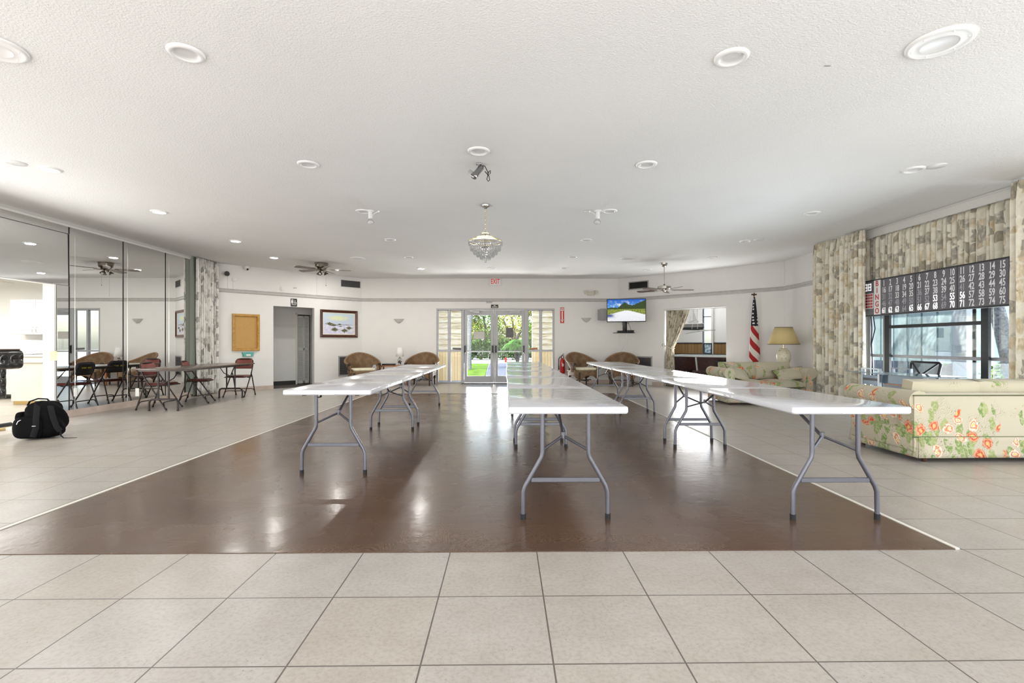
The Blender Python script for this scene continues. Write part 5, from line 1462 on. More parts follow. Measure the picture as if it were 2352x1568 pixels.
# tied-back curtain at the billiard room opening
def gath(v):
    z = .02 + 1.955 * v
    if z > 1.02:
        k = ((z - 1.02) / .955) ** .8
        return (1.43 + .0 * k, 1.62 + .43 * k)
    k = (1.02 - z) / 1.0
    return (1.43, 1.62 + .05 * k)
drape('curtain', 'tied-back patterned curtain in the billiard room opening', 'curtain', 'dr', 1.43, 2.05, .02, 1.975, -.05, 13, .035, 'curtain_dark', None, gath, seed=9)
t = wthing('tieback', 'fabric tieback holding the curtain of the billiard room opening', 'tieback', 'dr', 1.53, -.045, 1.02)
B().tube([(-.10, -.04, .03), (.0, -.05, -.02), (.10, -.03, -.05), (.11, .03, -.04), (0, .05, 0), (-.10, .03, .03)], .022, 6, True, flat=.35).obj('band', 'curtain_dark', t, 60)
B().ball((-.16, -.07, .06), .028, 10).cyl((-.16, -.06, .06), (-.10, -.02, .03), .007).obj('hook', 'nickel', t, 50)
t = wthing('curtain_rail', 'white curtain rail along the top of the billiard room opening', 'curtain rail', 'dr', 2.19, 0, 1.985)
B().box(-.80, .80, -.012, .02, -.012, .002).box(-.80, .80, -.016, -.012, .022, .03).obj('rail', 'rail_grey', t, 0)

# ------------------------------------------------------------------ bingo board
t = wthing('bingo_board', 'long black electronic bingo number board hung across the window', 'bingo board', 'right', -6.88, .36, 1.83)
W2, H2 = 1.27, .287
B().box(-W2, W2, -.03, .03, -H2, H2, .006, 1).obj('board_case', 'board_black', t, 30)
X0 = -6.88 + 7.594 ; X0 = -.714                       # right edge of the white BINGO strip in board coordinates
XE = W2 - .03
B().box(X0, XE, -.034, -.03, -H2 + .022, H2 - .022).obj('number_panel', 'board_face', t, 0)
B().box(-W2 + .02, X0 - .138, -.034, -.03, -H2 + .022, H2 - .022).obj('display_panel', 'board_face', t, 0)
st = B().box(X0 - .135, X0, -.037, -.03, -H2 + .02, H2 - .02).obj('letter_strip', 'sign_white', t, 0)
for i, ch in enumerate('BINGO'):
    text_at(B(), ch, X0 - .0675, -.0385, H2 - .075 - i * .106, .118, .9, .0025).obj('letter', 'bingo_red', st, 0)
pw = XE - X0
for k in (1, 2):
    B().box(X0 + pw * k / 3 - .004, X0 + pw * k / 3 + .004, -.037, -.03, -H2 + .02, H2 - .02).obj('divider', 'board_black', t, 0)
LIT = {61, 62, 63, 65, 67, 68, 70, 71, 55, 56, 66, 53}
DIM = {46, 47, 48, 49, 50, 31, 32, 36, 51, 52, 54, 64, 69, 41}
for n in range(1, 76):
    r, c = divmod(n - 1, 15)
    x = X0 + pw * (c + .5) / 15 + (.006 if c % 5 == 0 else -.006 if c % 5 == 4 else 0)
    text_at(B(), str(n), x, -.0355, H2 - .085 - r * .104, .124, .60, .0026).obj('number', 'digit_lit' if n in LIT else 'digit_dim' if n in DIM else 'digit_off', t, 0)
gx = X0 - .15
b = B().box(gx - .21, gx, -.036, -.034, -.165, .075); sq = b.obj('pattern_grid', 'sign_white', t, 0)
for i in range(5):
    for j in range(5):
        x = gx - .198 + i * .0385; z = -.153 + j * .046
        B().box(x, x + .030, -.038, -.036, z, z + .034).obj('square', 'red_square_dark' if i < 2 else 'red_square', sq, 0)
def seven(b, x, z, w, h, segs):
    q = .012
    S_ = {'a': (0, w, h - q, h), 'b': (w - q, w, h / 2, h), 'c': (w - q, w, 0, h / 2), 'd': (0, w, 0, q), 'e': (0, q, 0, h / 2), 'f': (0, q, h / 2, h), 'g': (0, w, h / 2 - q / 2, h / 2 + q / 2)}
    for k in segs:
        a = S_[k]; b.box(x + a[0], x + a[1], -.038, -.034, z + a[2], z + a[3])
b = B(); seven(b, gx - .19, .12, .06, .11, 'abcdg'); seven(b, gx - .105, .12, .06, .11, 'abcdefg')
b.obj('display_digits', 'digit_lit', t, 0)
for i, (dx, lb) in enumerate(((0, 'black cable dropping straight from the bingo board'), (.05, 'black cable curving down from the bingo board'))):
    l, a = on('right', -8.0 + dx, .24)
    o = B().tube([(0, 0, 1.56), (.005 + i * .02, .01, 1.35), (-.01 - i * .045, .01, 1.1), (.0 - i * .05, .02, .85), (-.01 - i * .03, .02, .62), (0, .02, .30), (.0, .03, .02), (-.06, .04, .01)], .009, 6).obj('cable', 'black_rubber', None, 60, l); o.rotation_euler = (0, 0, a)
    tag(o, lb, 'cable')

# ------------------------------------------------------------------ big window on the right
t = wthing('window_3', 'large black framed picture window below the bingo board', 'window', 'right', 0, 0); struct(t)
fr = B()
for y0, y1 in ((-8.03, -7.93), (-6.385, -6.285)): fr.box(y0, y1, .0, .045, .1, 2.45, .004, 1)
fr.box(-7.93, -6.385, .005, .05, 1.355, 1.405, .004, 1)
fr.obj('black_frame', 'black_frame', t, 30)
fr = B()
for y0, y1 in ((-8.45, -8.38), (-8.10, -8.04), (-5.36, -5.3)): fr.box(y0, y1, .03, .09, .1, 2.45, .004, 1)
for z0, z1 in ((.1, .15), (.885, .93), (2.40, 2.45)): fr.box(-8.45, -5.3, .055, .095, z0, z1, .004, 1)
fr.obj('window_frame', 'alu', t, 30)
for y0, y1 in ((-8.38, -8.1), (-7.93, -6.385), (-6.285, -5.36)):
    for z0, z1 in ((.15, .885), (.93, 2.40)):
        B().box(y0, y1, .07, .075, z0, z1).obj('window_pane', 'pane_blue', t, 0)

# ------------------------------------------------------------------ desk and office chair behind the near sofa
t = thing('desk', 'grey steel and glass desk between the near sofa and the window', 'desk', (5.38, 6.72, 0))
B().box(-.22, .30, -.70, .12, .685, .697, .003, 1).obj('glass_top', 'desk_glass', t, 30)
B().prism([(-.28, .12, .69), (.2, .12, .69), (.1, .68, .69), (-.24, .70, .69)], (0, 0, .012)).obj('side_wing', 'desk_glass', t, 0)
for x, y in ((-.18, .10), (-.18, .42), (.26, .10), (.26, .42), (-.15, -.62), (.26, -.62)):
    B().box(x - .018, x + .018, y - .018, y + .018, 0, .76 if y > 0 else .685, .003, 1).obj('leg', 'desk_grey', t, 30)
B().box(-.19, -.17, .10, .42, .53, .66).obj('end_panel', 'desk_panel', t, 0)
B().box(-.195, -.165, .12, .40, .585, .62).obj('slot', 'black_plastic', t, 0)
B().box(-.20, -.16, .10, .42, .745, .76).box(.24, .28, .10, .42, .745, .76).obj('top_rail', 'desk_grey', t, 0)
B().box(-.14, -.12, -.60, .10, .56, .68).obj('modesty_panel', 'desk_panel', t, 0)
B().box(-.16, .12, -.45, .02, .55, .565).obj('keyboard_tray', 'tan_wood', t, 0)
t = thing('office_chair', 'black mesh-back office chair by the window', 'chair', (5.73, 6.95, 0), math.radians(-90))
def ob(u, v):
    return ((u - .5) * (.44 + .06 * v), .20 + .03 * v - .05 * (1 - (2 * u - 1) ** 2), .585 + v * .26)
B().tube([ob(u, 0) for u in (0.02, .3, .7, .98)] + [ob(1, v) for v in (.1, .5, .9)] + [ob(u, 1) for u in (.95, .7, .3, .05)] + [ob(0, v) for v in (.9, .5, .1)], .017, 8, True).obj('back_frame', 'black_plastic', t, 60)
B().grid(ob, 8, 6).obj('mesh_back', 'mesh_back', t, 60)
for s in (.06, .94): B().tube([ob(s, .96), ob(.5, .28)], .013, 6).obj('back_brace', 'black_plastic', t, 60)
B().tube([ob(.5, .28), (0, .24, .52), (0, .16, .44), (0, 0, .42)], .022, 8).obj('spine', 'black_plastic', t, 60)
q = slab(B(), .24, .23, .08, .45, .53, .03, .03); q.obj('seat', 'seat_pale', t, 60)
B().cyl((0, 0, .10), (0, 0, .45), .028).obj('gas_column', 'black_plastic', t, 50)
for k in range(5):
    a = k * 2 * PI / 5; x, y = math.cos(a), math.sin(a)
    B().tube([(0, 0, .11), (x * .15, y * .15, .095), (x * .27, y * .27, .065)], [.028, .022, .016], 8).obj('base_arm', 'black_plastic', t, 60)
    B().cyl((x * .27 - y * .018, y * .27 + x * .018, .026), (x * .27 + y * .018, y * .27 - x * .018, .026), .026).obj('caster', 'black_rubber', t, 50)

# ------------------------------------------------------------------ television corner
t = thing('television', 'flat television on a wall arm showing a sandy beach path', 'television', (3.175, 12.98, 1.985), -.10)
t.rotation_euler = (.06, math.radians(-.6), -.12)
B().box(-.505, .505, -.02, .03, -.305, .305, .008).obj('tv_case', 'black_plastic', t, 40)
B().grid(lambda u, v: (-.488 + u * .976, -.0215, -.283 + v * .572), 1, 1, uvfn=lambda u, v: (u, v)).obj('screen', 'screen_picture', t, 0)
B().box(-.25, .25, .03, .07, -.2, .1, .01).obj('rear_cover', 'black_plastic', t, 40)
t = thing('tv_mount', 'black wall arm and post carrying the television', 'bracket', (3.19, 13.20, 1.39))
B().box(-.055, .055, -.02, .03, .03, .60, .006).obj('post', 'black_plastic', t, 40)
B().box(-.03, .03, -.16, .40, .50, .58, .006).obj('wall_arm', 'black_frame', t, 40)
B().box(-.24, .24, -.12, .16, .0, .018, .004, 1).prism([(-.24, -.12, .0), (-.33, -.05, 0), (-.24, .02, 0)], (0, 0, .015)).obj('shelf', 'black_plastic', t, 40)
b = B()
for p in ([(-.09, 0, .33), (-.06, -.02, .20), (-.02, -.02, .12)], [(.06, 0, .33), (.12, -.02, .20), (.17, -.03, .06)], [(.02, -.03, .32), (.08, -.04, .25), (.14, -.02, .33)]):
    b.tube(p, .005, 6)
b.obj('cables', 'black_rubber', t, 60)
tag(slab(B(), .10, .08, .01, 0, .05).obj('media_box', 'black_plastic', None, 40, (3.09, 13.19, 1.408)), 'flat black media box on the shelf under the television, left one', 'media player')
tag(slab(B(), .10, .07, .01, 0, .062).obj('media_box', 'black_plastic', None, 40, (3.32, 13.20, 1.408)), 'black media box on the shelf under the television, right one with white port', 'media player')
t = thing('wall_speaker', 'dark grey speaker partly hidden behind the left of the television', 'speaker', (2.72, 13.78, 1.92), .25)
B().lathe([(.0, -.17), (.085, -.165), (.11, -.09), (.115, 0), (.11, .09), (.085, .165), (0, .17)], seg=20, a0=PI * .9, a1=PI * 2.1).box(-.08, .08, .0, .17, -.15, .15).obj('speaker_body', 'plastic_grey', t, 40)
tag(B().tube([(3.235, 13.19, 1.38), (3.24, 13.30, 1.15), (3.20, 13.62, .92), (3.19, 13.93, .80), (3.19, 13.93, .35)], .006, 6).obj('power_cord', 'paper', None, 60), 'thin white cord hanging under the television shelf', 'cord')
o = B().box(-.036, .036, -.008, 0, -.058, .058, .003, 1).obj('wall_outlet', 'plastic_white', None, 40, (2.62, BY, .30)); tag(o, 'beige wall outlet low between the two right wicker chairs', 'outlet')

# ------------------------------------------------------------------ padded bar, backpack and kitchen on the left
t = thing('padded_bar', 'bar front padded in tufted black leather at the left edge', 'bar', (-6.32, 5.84, 0), PI / 2)
TU = [(x, .905) for x in (.715, .61, .48, .35, .22, .09, -.05)]
def roll(u, v):
    x = -.7 + u * 1.46; a = v * 2 * PI
    c, s_ = math.cos(a), math.sin(a); k = (abs(c) ** 4 + abs(s_) ** 4) ** -.25
    y, z = -c * k * .10 + .08, .905 + s_ * k * .125
    e = max(0, u - .96) / .04
    if e: y = .08 + (y - .08) * (1 - .35 * e * e); z = .905 + (z - .905) * (1 - .25 * e * e)
    if c > .2:
        d = sum(math.exp(-(((x - tx) / .030) ** 2 + ((z - tz) / .030) ** 2)) for tx, tz in TU)
        y += .036 * d + .005 * math.sin(x * 60 + z * 30) * max(0, .9 - z) * 6
    return (x, y, z)
g = B().grid(roll, 170, 44, cu=False)
g.poly([roll(1, i / 44) for i in range(44)]); g.obj('padded_rail', 'black_leather', t, 70)
TV = [(x, z) for x in (.59, .33, .05, -.25) for z in (.695, .545)]
def front(u, v):
    x = -.7 + u * 1.345; z = .395 + v * .42
    e = min(1, min(1 - u, .2) * 14) * min(1, min(v, .3) * 8)
    d = sum(math.exp(-(((x - tx) / .03) ** 2 + ((z - tz) / .03) ** 2)) for tx, tz in TV)
    return (x, .13 - .045 * e ** .5 + .04 * d, z)
B().grid(front, 120, 40).box(-.7, .63, .13, .30, .40, .80).obj('padded_front', 'black_leather', t, 60)
B().box(-.7, .70, .0, .36, 1.022, 1.04, .004, 1).obj('bar_top', 'brown_laminate', t, 30)
B().box(.48, .515, .10, .14, 0, .40).box(-.62, -.58, .10, .14, 0, .40).box(-.7, .60, .09, .13, .0, .03).box(.48, .515, .26, .30, 0, .40).obj('base_frame', 'brass', t, 0)
B().cyl((-.7, -.12, .10), (.45, -.12, .10), .026).obj('foot_rail', 'black_frame', t, 50)
for x in (-.5, .36): B().tube([(x, -.12, .10), (x, -.02, .09), (x, .11, .09)], .012, 6).obj('rail_bracket', 'brass', t, 50)
for tx, tz in TU: B().ball((tx, .028, tz), .012, 8).obj('button', 'black_plastic', t, 60)

t = thing('backpack', 'black backpack slumped on the tile floor beside the bar', 'backpack', (-5.47, 5.93, 0), .25)
def bag(u, v):
    a = u * 2 * PI; b_ = v * PI
    c, s_ = math.cos(a), math.sin(a)
    k = (abs(c) ** 2.6 + abs(s_) ** 2.6) ** (-1 / 2.6)
    sb = math.sin(b_) ** .55
    z = .215 - .215 * math.copysign(abs(math.cos(b_)) ** .75, math.cos(b_))
    lean = (z / .43)
    x = c * k * .225 * sb * (1.04 - .36 * lean ** 1.6) + .02 * lean + .02 * math.sin(5 * a + 3 * z * 9) * sb
    y = s_ * k * .17 * sb * (1 - .25 * lean)
    z += .012 * math.sin(a * 3 + 1) * sb * lean
    return (x, y, max(0.002, z))
B().grid(bag, 48, 26, cu=True).obj('bag_body', 'bag_nylon', t, 75)
def lump(cx, cy_, cz, rx, ry, rz_, nm, m='bag_nylon'):
    q = B()
    def f(u, v):
        a = u * 2 * PI; e = v * PI; c, s_ = math.cos(a), math.sin(a)
        k = (abs(c) ** 3.5 + abs(s_) ** 3.5) ** (-1 / 3.5); sb = math.sin(e) ** .45
        return (cx + rx * c * k * sb, cy_ + ry * s_ * k * sb, cz - rz_ * math.copysign(abs(math.cos(e)) ** .8, math.cos(e)))
    q.grid(f, 24, 14, cu=True).obj(nm, m, t, 75)
lump(-.06, -.135, .14, .145, .06, .125, 'front_pocket')
lump(-.175, -.05, .235, .035, .08, .08, 'side_pocket')
B().tube([(-.13, -.03, .385), (-.11, -.03, .43), (-.03, -.03, .462), (.06, -.03, .455), (.09, -.03, .415)], .014, 8, flat=.6).obj('top_handle', 'bag_webbing', t, 60)
B().tube([(-.02, -.05, .43), (.02, -.14, .36), (.045, -.20, .25), (.05, -.215, .14), (.02, -.21, .04)], .028, 8, flat=.25).obj('shoulder_strap', 'bag_webbing', t, 60)
B().tube([(.08, -.02, .42), (.13, -.10, .36), (.18, -.15, .25), (.22, -.16, .14), (.25, -.15, .09)], .028, 8, flat=.25).obj('shoulder_strap', 'bag_webbing', t, 60)
B().tube([(.25, -.15, .09), (.26, -.16, .04), (.29, -.17, .012), (.34, -.17, .010), (.42, -.16, .008)], [.02, .016, .012, .008, .005], 6, flat=.4).obj('strap_tail', 'bag_webbing', t, 60)
b = B().tube([(-.13, -.212, .19), (-.115, -.215, .225), (-.09, -.213, .24)], .004, 6).box(.025, .06, -.238, -.232, .165, .172)
b.obj('zip_pull', 'silver_bit', t, 40)

t = thing('wall_cabinet', 'white two-door kitchen wall cabinet over the microwave', 'cabinet', (-9.72, 10.45, 1.66))
B().box(-.44, .60, -.14, .15, -.36, .36, .003, 1).obj('cabinet_body', 'cabinet_white', t, 0)
for x0, x1, hx in ((-.437, .076, .04), (.084, .597, .12)):
    d = B().box(x0, x1, -.162, -.14, -.355, .355, .006).obj('cabinet_door', 'cabinet_white', t, 30)
    B().tube([(hx, -.162, -.32), (hx, -.19, -.31), (hx, -.19, -.22), (hx, -.162, -.21)], .006, 6).obj('handle', 'nickel', d, 60)
t = thing('kitchen_counter', 'white kitchen counter along the far kitchen wall', 'counter', (-9.9, 10.3, 0))
B().box(-1.4, 1.6, -.28, .30, .1, .85).obj('base_unit', 'cream_laminate', t, 0)
B().box(-1.42, 1.6, -.31, .30, .85, .89, .006).obj('worktop', 'cabinet_white', t, 30)
B().box(-1.4, 1.6, .28, .30, .89, 1.0).obj('backsplash', 'cabinet_white', t, 0)
t = thing('microwave', 'white microwave oven on the kitchen counter', 'microwave', (-9.78, 10.28, .89))
B().box(-.24, .24, -.17, .17, .01, .29, .01).obj('oven_case', 'cabinet_white', t, 40)
d = B().box(-.225, .10, -.19, -.17, .03, .27, .008).obj('oven_door', 'plastic_white', t, 40)
B().box(-.18, .05, -.192, -.19, .08, .22).obj('door_window', 'plastic_white', d, 0)
B().box(.12, .225, -.178, -.17, .03, .27, .004, 1).obj('control_panel', 'plastic_white', t, 40)
for x in (-.2, .2): B().cyl((x, -.1, 0), (x, -.1, .015), .015).obj('foot', 'black_rubber', t, 0)
t = thing('counter_end', 'cream laminate counter end panel inside the kitchen opening', 'counter', (-8.66, 9.35, 0))
B().box(-.30, .305, -.25, .5, .07, .765).obj('panel', 'cream_laminate', t, 0)
B().box(-.29, .29, -.22, .5, .0, .07).obj('toe_kick', 'brass', t, 0)
B().box(-.42, .33, -.28, .52, .765, .80, .008).obj('worktop', 'cabinet_white', t, 30)
B().prism([(.25, -.252, .765), (.305, -.252, .765), (.305, -.252, .66)], (0, .02, 0)).obj('corner_bracket', 'plastic_grey', t, 0)

# ------------------------------------------------------------------ things in the billiard room
def bt(name, label, cat, x, y, z=0, group=None): return wthing(name, label, cat, 'dr', x, -y, z, group)
t = bt('pool_table', 'dark wooden pool table beyond the curtained opening', 'pool table', 2.15, 1.28)
B().prism([(-1.18, -.66, .755), (1.18, -.66, .755), (1.10, -.60, .40), (-1.10, -.60, .40)], (0, .02, 0)).prism([(-1.18, .66, .755), (1.18, .66, .755), (1.10, .60, .40), (-1.10, .60, .40)], (0, -.02, 0)).box(-1.14, 1.14, -.60, .60, .41, .75).obj('cabinet', 'pool_wood', t, 0)
B().box(-1.2, 1.2, -.70, -.55, .755, .795, .012).box(-1.2, 1.2, .55, .70, .755, .795, .012).box(-1.2, -1.05, -.55, .55, .755, .795, .012).box(1.05, 1.2, -.55, .55, .755, .795, .012).obj('rails', 'pool_rail', t, 40)
B().box(-1.05, 1.05, -.55, .55, .75, .77).obj('felt', 'pool_felt', t, 0)
for x in (-.20, -1.17, 1.14): B().prism([(x, -.672, .755), (x + .045, -.672, .755), (x + .055, -.617, .40), (x + .015, -.617, .40)], (0, .03, 0)).obj('corner_trim', 'pool_rail', t, 0)
for x in (-.85, .85):
    for y in (-.42, .42): B().cyl((x, y, 0), (x, y, .41), .07, .09, 16).obj('leg', 'pool_wood', t, 40)
o = B().box(.34, .72, -.69, -.655, .57, .68, .02).obj('ball_return', 'black_plastic', t, 40)
B().box(.43, .70, -.697, -.69, .615, .645).obj('wood_slot', 'pool_gold', o, 0)
B().box(-1.10, -1.04, -.668, -.66, .62, .68).obj('coin_plate', 'pool_rail', t, 0)
t = bt('billiard_lamp', 'long hanging lamp with black and white panels over the pool table', 'pendant lamp', 1.70, 1.35, 1.52)
B().prism([(-.50, -.1, .05), (.22, -.1, .05), (.16, -.1, -.04), (-.44, -.1, -.02)], (0, .02, 0)).obj('dark_panel', 'black_frame', t, 0)
B().prism([(-.30, -.16, -.125), (.15, -.16, -.06), (.15, -.16, -.03), (-.30, -.16, -.10)], (0, .12, 0)).prism([(.15, -.16, -.07), (.50, -.16, -.05), (.50, -.16, -.03), (.15, -.16, -.03)], (0, .12, 0)).obj('white_tube_panel', 'cabinet_white', t, 0)
for x in (-.12, .04): B().cyl((x, -.1, .0), (-.03, 0, 1.30), .006, seg=6).obj('wire', 'cabinet_white', t, 0)
B().box(-.1, .04, -.05, .05, 1.30, 1.38).obj('canopy', 'cabinet_white', t, 0)
t = bt('sideboard', 'low dark cabinet against the wainscot wall', 'cabinet', .95, 3.72)
B().box(-1.4, 1.4, -.22, .20, .06, .75).obj('cabinet_body', 'pool_wood', t, 0)
B().box(-1.42, 1.42, -.24, .22, .75, .78, .006).obj('top', 'black_frame', t, 30)
B().box(-1.38, 1.38, -.20, .20, .0, .06).obj('plinth', 'dark_base', t, 0)
t = bt('framed_picture', 'small dark framed blue picture leaning in front of the tall window', 'picture', 1.06, 3.56, .78)
t.rotation_euler.x = -.0
frame_ring(B(), .135, .175, [(0, 0), (-.02, 0), (-.02, .028), (-.005, .032)]).obj('picture_frame', 'black_frame', t, 30).location = (0, 0, .176)
B().box(-.115, .115, -.006, .0, .025, .33).obj('print', 'blue_picture', t, 0)
B().box(-.11, .11, .0, .008, .005, .34).box(-.01, .01, .008, .10, 0, .01).obj('backing', 'dark_base', t, 0)
t = bt('wall_shelf', 'narrow white shelf on the billiard room wall', 'shelf', .38, 4.0, 1.79)
B().box(-.32, .36, -.18, 0, -.025, 0).obj('shelf_board', 'white_paint', t, 0)
t = bt('model_ship', 'pale model sailing ship on the billiard room shelf', 'model ship', .42, 3.9, 1.79)
B().prism([(-.14, -.03, .015), (.14, -.03, .015), (.18, -.03, .07), (-.16, -.03, .06)], (0, .06, 0)).box(-.05, .05, -.03, .03, 0, .02).obj('hull', 'rail_grey', t, 0)
B().cyl((0, 0, .06), (0, 0, .45), .006, seg=6).obj('mast', 'rail_grey', t, 0)
B().prism([(-.09, -.004, .09), (-.005, -.004, .44), (-.005, -.004, .09)], (0, .006, 0)).obj('sail', 'trim_white', t, 0)
B().prism([(.012, -.004, .09), (.012, -.004, .42), (.13, -.004, .09)], (0, .006, 0)).obj('sail', 'rail_grey', t, 0)

# ------------------------------------------------------------------ outdoors
b = B().box(-70, 70, -10, 120, -.30, -.06)
struct(b.obj('ground', 'concrete', None, 0), 'pale paving and road around the building', 'ground')
b = B().prism([(-14, 17.0, -.06), (-.72, 17.0, -.06), (-.98, 28.5, -.06), (-22, 28.5, -.06)], (0, 0, .03))
tag(b.obj('lawn', 'lawn', None, 0), 'bright green lawn strip left of the path outside the doors', 'lawn', kind='stuff')
b = B().prism([(-8, 15.2, -.06), (3, 15.2, -.06), (3, 16.8, -.06), (-8, 16.8, -.06)], (0, 0, .012)).prism([(-.70, 16.8, -.06), (1.2, 16.8, -.06), (1.1, 29.5, -.06), (-.94, 29.5, -.06)], (0, 0, .012))
struct(b.obj('path', 'path_blue', None, 0), 'blue-grey concrete walk outside the doors', 'path')
def leaves(b, n, c, r, size, rr, shell=.0, flatten=1.0):
    for _ in range(n):
        while True:
            p = Vector((rr.uniform(-1, 1), rr.uniform(-1, 1), rr.uniform(-1, 1)))
            if shell < p.length < 1: break
        p = Vector((c[0] + p.x * r[0], c[1] + p.y * r[1], c[2] + p.z * r[2]))
        e = Euler((rr.uniform(-1.0, 1.0), rr.uniform(-1.0, 1.0), rr.uniform(0, 6.28))).to_matrix()
        s = size * rr.uniform(.6, 1.3)
        b.poly([p + e @ Vector(q) * s for q in ((-.5, 0, 0), (0, -.28, .08), (.5, 0, 0), (0, .28, .08))])
    return b
rr = random.Random(11)
def tree(name, label, loc, blobs, trunk, m, n, size):
    t = thing(name, label, 'tree', loc, 0, 'trees beyond the road' if name == 'tree' else None)
    b = B()
    for c, r in blobs + [((0, .6, 1.7), (2.0, .9, .9))]: leaves(b, n, c, r, size, rr, .45)
    tag(b.obj('foliage', m, t, 0, recalc=False), kind='stuff')
    tb_ = B()
    for p in trunk: tb_.tube(p, [.16 - .10 * i / max(1, len(p) - 1) for i in range(len(p))], 8)
    tb_.obj('trunk', 'bark', t, 60)
TR = [(-7.5, 39, 'leaf_yellow', 'yellow-green tree at the far left beyond the road', [((0, 0, 3.4), (2.6, 2, 1.5)), ((1.8, -.5, 2.6), (1.5, 1.2, 1.0)), ((-2, 0, 2.6), (1.6, 1.4, 1.2))]),
      (-4.0, 41, 'leaf_yellow', 'sunlit yellow-green tree seen above the left notice', [((0, 0, 3.3), (2.0, 1.6, 1.4)), ((1.3, -.5, 2.4), (1.3, 1.2, .9))]),
      (-1.6, 40, 'leaf_mid', 'mid-green tree seen between the two door leaves', [((0, 0, 2.7), (1.5, 1.3, 1.0)), ((-.6, -.4, 3.9), (.9, .9, .5))]),
      (.7, 41, 'leaf_yellow', 'sparse branching tree seen through the right door leaf', [((-.2, 0, 3.0), (1.6, 1.4, 1.0)), ((.9, -.3, 4.0), (1.0, .9, .6))]),
      (3.2, 40, 'leaf_mid', 'bushy tree at the right edge of the door view', [((0, 0, 3.0), (1.8, 1.5, 1.5)), ((-1.0, -.4, 2.1), (1.0, 1.0, .8))]),
      (6.5, 42, 'leaf_yellow', 'broad tree beyond the right sidelight', [((0, 0, 3.2), (2.4, 1.6, 1.6))])]
for x, y, m, lb, bl in TR:
    tree('tree', lb, (x, y, -.06), bl, [[(0, 0, 0), (.08, 0, 1.3), (0, 0, 2.4), (-.2, 0, 3.4)], [(.06, 0, 1.3), (.6, -.2, 2.3), (1.1, -.3, 3.4)], [(.05, 0, 1.5), (-.6, -.1, 2.5), (-.9, -.2, 3.2)]], m, 1100, .19)
t = thing('hedge', 'dark leafy hedge along the far side of the road', 'hedge', (-.5, 36.4, -.06))
b = B()
for k in range(22): leaves(b, 480, (-9 + k * .85, rr.uniform(-.2, .2), .75 + rr.uniform(-.05, .12)), (.7, .5, .78), .25, rr, .5)
tag(b.obj('foliage', 'leaf_dark', t, 0, recalc=False), kind='stuff')
b = B()
for k in range(12): b.cyl((-9 + k * 1.55, 0, 0), (-9 + k * 1.55, 0, .9), .06, .03, 6)
b.obj('stems', 'bark', t, 0)
t = thing('palm_tree', 'tall bluish palm trunk at the left of the entrance view', 'palm tree', (-1.66, 22.0, -.06))
B().tube([(0, 0, 0), (.02, 0, 1.2), (.08, 0, 2.4), (.15, 0, 3.6), (.20, 0, 4.5)], [.16, .12, .11, .11, .12], 12).obj('trunk', 'palm_bark', t, 60)
def frond(b, base_, az, L, droop, w, rise=.6, n=16):
    d = Vector((math.cos(az), math.sin(az), 0)); sdir = Vector((-d.y, d.x, 0)); pts = []
    for i in range(9):
        k = i / 8
        pts.append(Vector(base_) + d * L * k + Vector((0, 0, rise * L * k - droop * L * k * k)))
    b.tube(pts, .014, 5)
    for i in range(n):
        k = .15 + .85 * i / n; j = min(7, int(k * 8)); p = pts[j].lerp(pts[j + 1], k * 8 - j)
        for s in (-1, 1):
            e = p + sdir * s * w * (1.15 - k * .6) + d * w * .45 + Vector((0, 0, -w * .45))
            b.poly([p, p + d * .045, e])
    return b
b = B()
for k in range(14): frond(b, (.20, 0, 4.5), k * .45 + .2, 1.7, 1.3 + .3 * (k % 3), .5)
tag(b.obj('fronds', 'palm_leaf', t, 0, recalc=False), kind='stuff')
t = thing('palm_cluster', 'low green feathery palm clump on slim stems by the path', 'palm tree', (.72, 29.8, -.06))
b = B()
for sx, sy, h_ in ((-.30, 0, 1.15), (0, .1, 1.35), (.22, -.1, 1.05)): b.tube([(0, 0, 0), (sx * .4, sy, h_ * .4), (sx, sy, h_)], [.075, .06, .055], 8)
b.obj('stems', 'bark', t, 60)
b = B()
for sx, sy, h_ in ((-.30, 0, 1.15), (0, .1, 1.35), (.22, -.1, 1.05)):
    for k in range(12): frond(b, (sx, sy, h_), k * .53 + sx, .72, 1.25, .24, .65, 16)
tag(b.obj('fronds', 'palm_leaf', t, 0, recalc=False), kind='stuff')
t = thing('fire_hydrant', 'tiny red fire hydrant by the road outside the doors', 'fire hydrant', (.02, 31.5, -.06))
B().lathe([(.07, 0), (.07, .03), (.055, .04), (.055, .22), (.065, .23), (.06, .27), (.03, .32), (0, .33)], seg=16).obj('barrel', 'red_paint', t, 50)
B().cyl((-.10, 0, .18), (.10, 0, .18), .028, seg=10).obj('outlet', 'red_paint', t, 50)
# porch walls behind the sidelights
def porch(name, label, x0, x1, up, low, rough_waves):
    t = thing(name, label, 'wall', ((x0 + x1) / 2, 15.0, 0)); struct(t)
    w = (x1 - x0) / 2
    b = B()
    for k in range(12):
        z = .93 + k * .165
        b.prism([(-w, 0, z), (-w, -.07, z), (-w, -.004, z + .175), (-w, 0, z + .175)], (2 * w, 0, 0))
    b.box(-w, w, 0, .1, 0, 2.9).obj('lap_siding', up, t, 0)
    B().box(-w, w, -.03, 0, 0, .92).obj('lower_boards', low, t, 0)
porch('wall_porch_left', 'cream lap siding above golden boards outside the left sidelight', -3.4, -1.30, 'siding_cream', 'fence_boards', 0)
porch('wall_porch_right', 'cream lap siding above golden boards outside the right sidelight', .80, 3.2, 'siding_cream', 'fence_boards', 1)

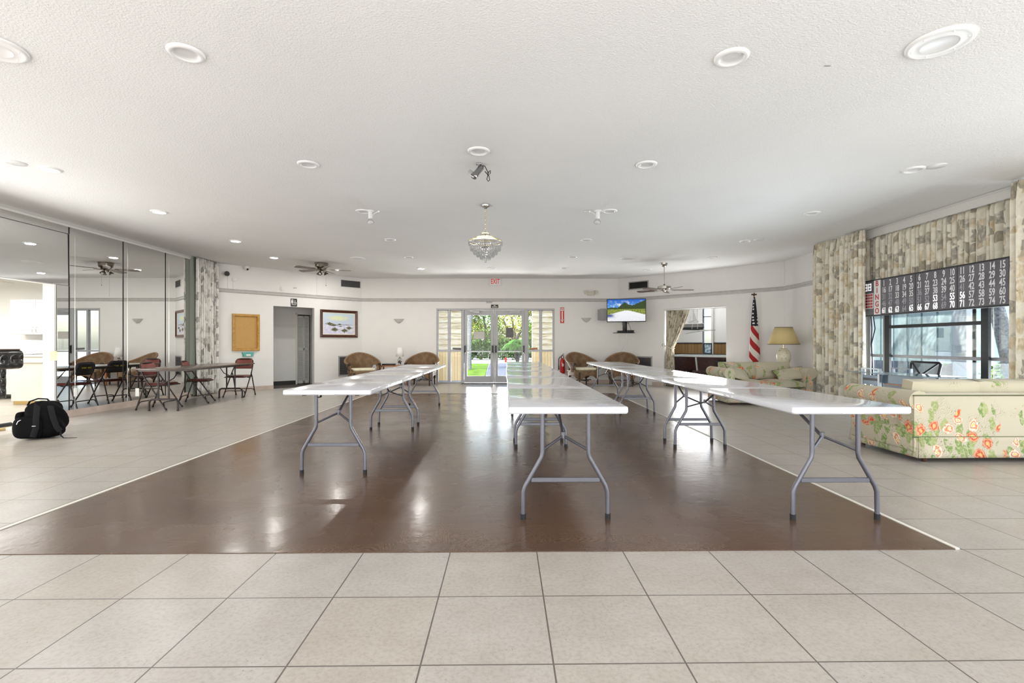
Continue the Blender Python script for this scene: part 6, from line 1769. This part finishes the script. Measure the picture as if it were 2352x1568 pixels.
# outside the big window
t = thing('building', 'pale aqua panelled building outside the big window', 'building', (9.6, 11.75, -.06))
B().box(-.3, 3, -2.0, 6, 0, 4.2).obj('wall_panel', 'panel_aqua', t, 0)
b = B()
for k in range(11): b.box(-.315, -.3, -1.62 + k * .40, -1.59 + k * .40, .76, 4.2)
b.obj('battens', 'batten', t, 0)
B().box(-.36, -.28, -1.7, -.95, 0, .74).obj('stone_base', 'flagstone', t, 0)
B().box(-.36, -.28, -.85, 4.5, 0, .76).obj('lower_panel', 'panel_slate', t, 0)
B().box(-.42, -.22, -2.0, -1.7, 0, 4.2).obj('corner_post', 'siding_white', t, 0)
B().box(-.9, 3.2, -2.4, 6, 3.0, 3.15).obj('eave', 'siding_white', t, 0)
t = thing('palm_tree', 'leaning grey palm trunk outside the big window', 'palm tree', (8.50, 8.05, -.06))
B().tube([(.03, 0, 0), (-.10, .02, .6), (-.30, .05, 1.5), (-.62, .1, 2.8), (-1.0, .15, 5.2)], [.16, .12, .105, .10, .10], 14).obj('trunk', 'palm_bark', t, 60)
b = B()
for k in range(12): frond(b, (-1.0, .15, 5.2), k * .52, 1.6, 1.2, .5)
tag(b.obj('fronds', 'palm_leaf', t, 0, recalc=False), kind='stuff')
t = thing('garden_lamp', 'white globe lamp on a grey post beyond the leaning palm', 'lamp post', (23.8, 23.7, -.06))
B().cyl((0, 0, 0), (0, 0, 1.45), .10).obj('post', 'post_grey', t, 50)
B().lathe([(0, 0), (.12, .02), (.22, .12), (.24, .22), (.12, .42), (0, .46)], (0, 0, 1.42), 20).obj('globe', 'lantern_white', t, 60)
t = thing('shrub', 'light green clipped shrub row beyond the leaning palm', 'shrub', (18.6, 18.4, -.06))
b = B()
for k in range(7): leaves(b, 420, (-1.9 + k * .62, 1.9 - k * .62, .68), (.7, .7, .7), .15, rr, .4)
tag(b.obj('foliage', 'leaf_yellow', t, 0, recalc=False), kind='stuff')
t = thing('shrub', 'dark round shrub close outside the big window', 'shrub', (9.55, 9.15, -.06))
tag(leaves(B(), 900, (0, 0, .42), (.52, .52, .45), .11, rr, .4).obj('foliage', 'leaf_mid', t, 0, recalc=False), kind='stuff')
t = thing('building', 'distant white building with dark balcony stripes', 'building', (29, 29, -.06))
B().box(-5, 5, 0, 4, 0, 7).obj('wall_panel', 'far_building', t, 0)
b = B()
for k in range(5): b.box(-5.02, 5.02, -.06, 0, .9 + k * .95, 1.25 + k * .95)
b.obj('balcony_bands', 'far_stripe', t, 0)
t.rotation_euler.z = -.8
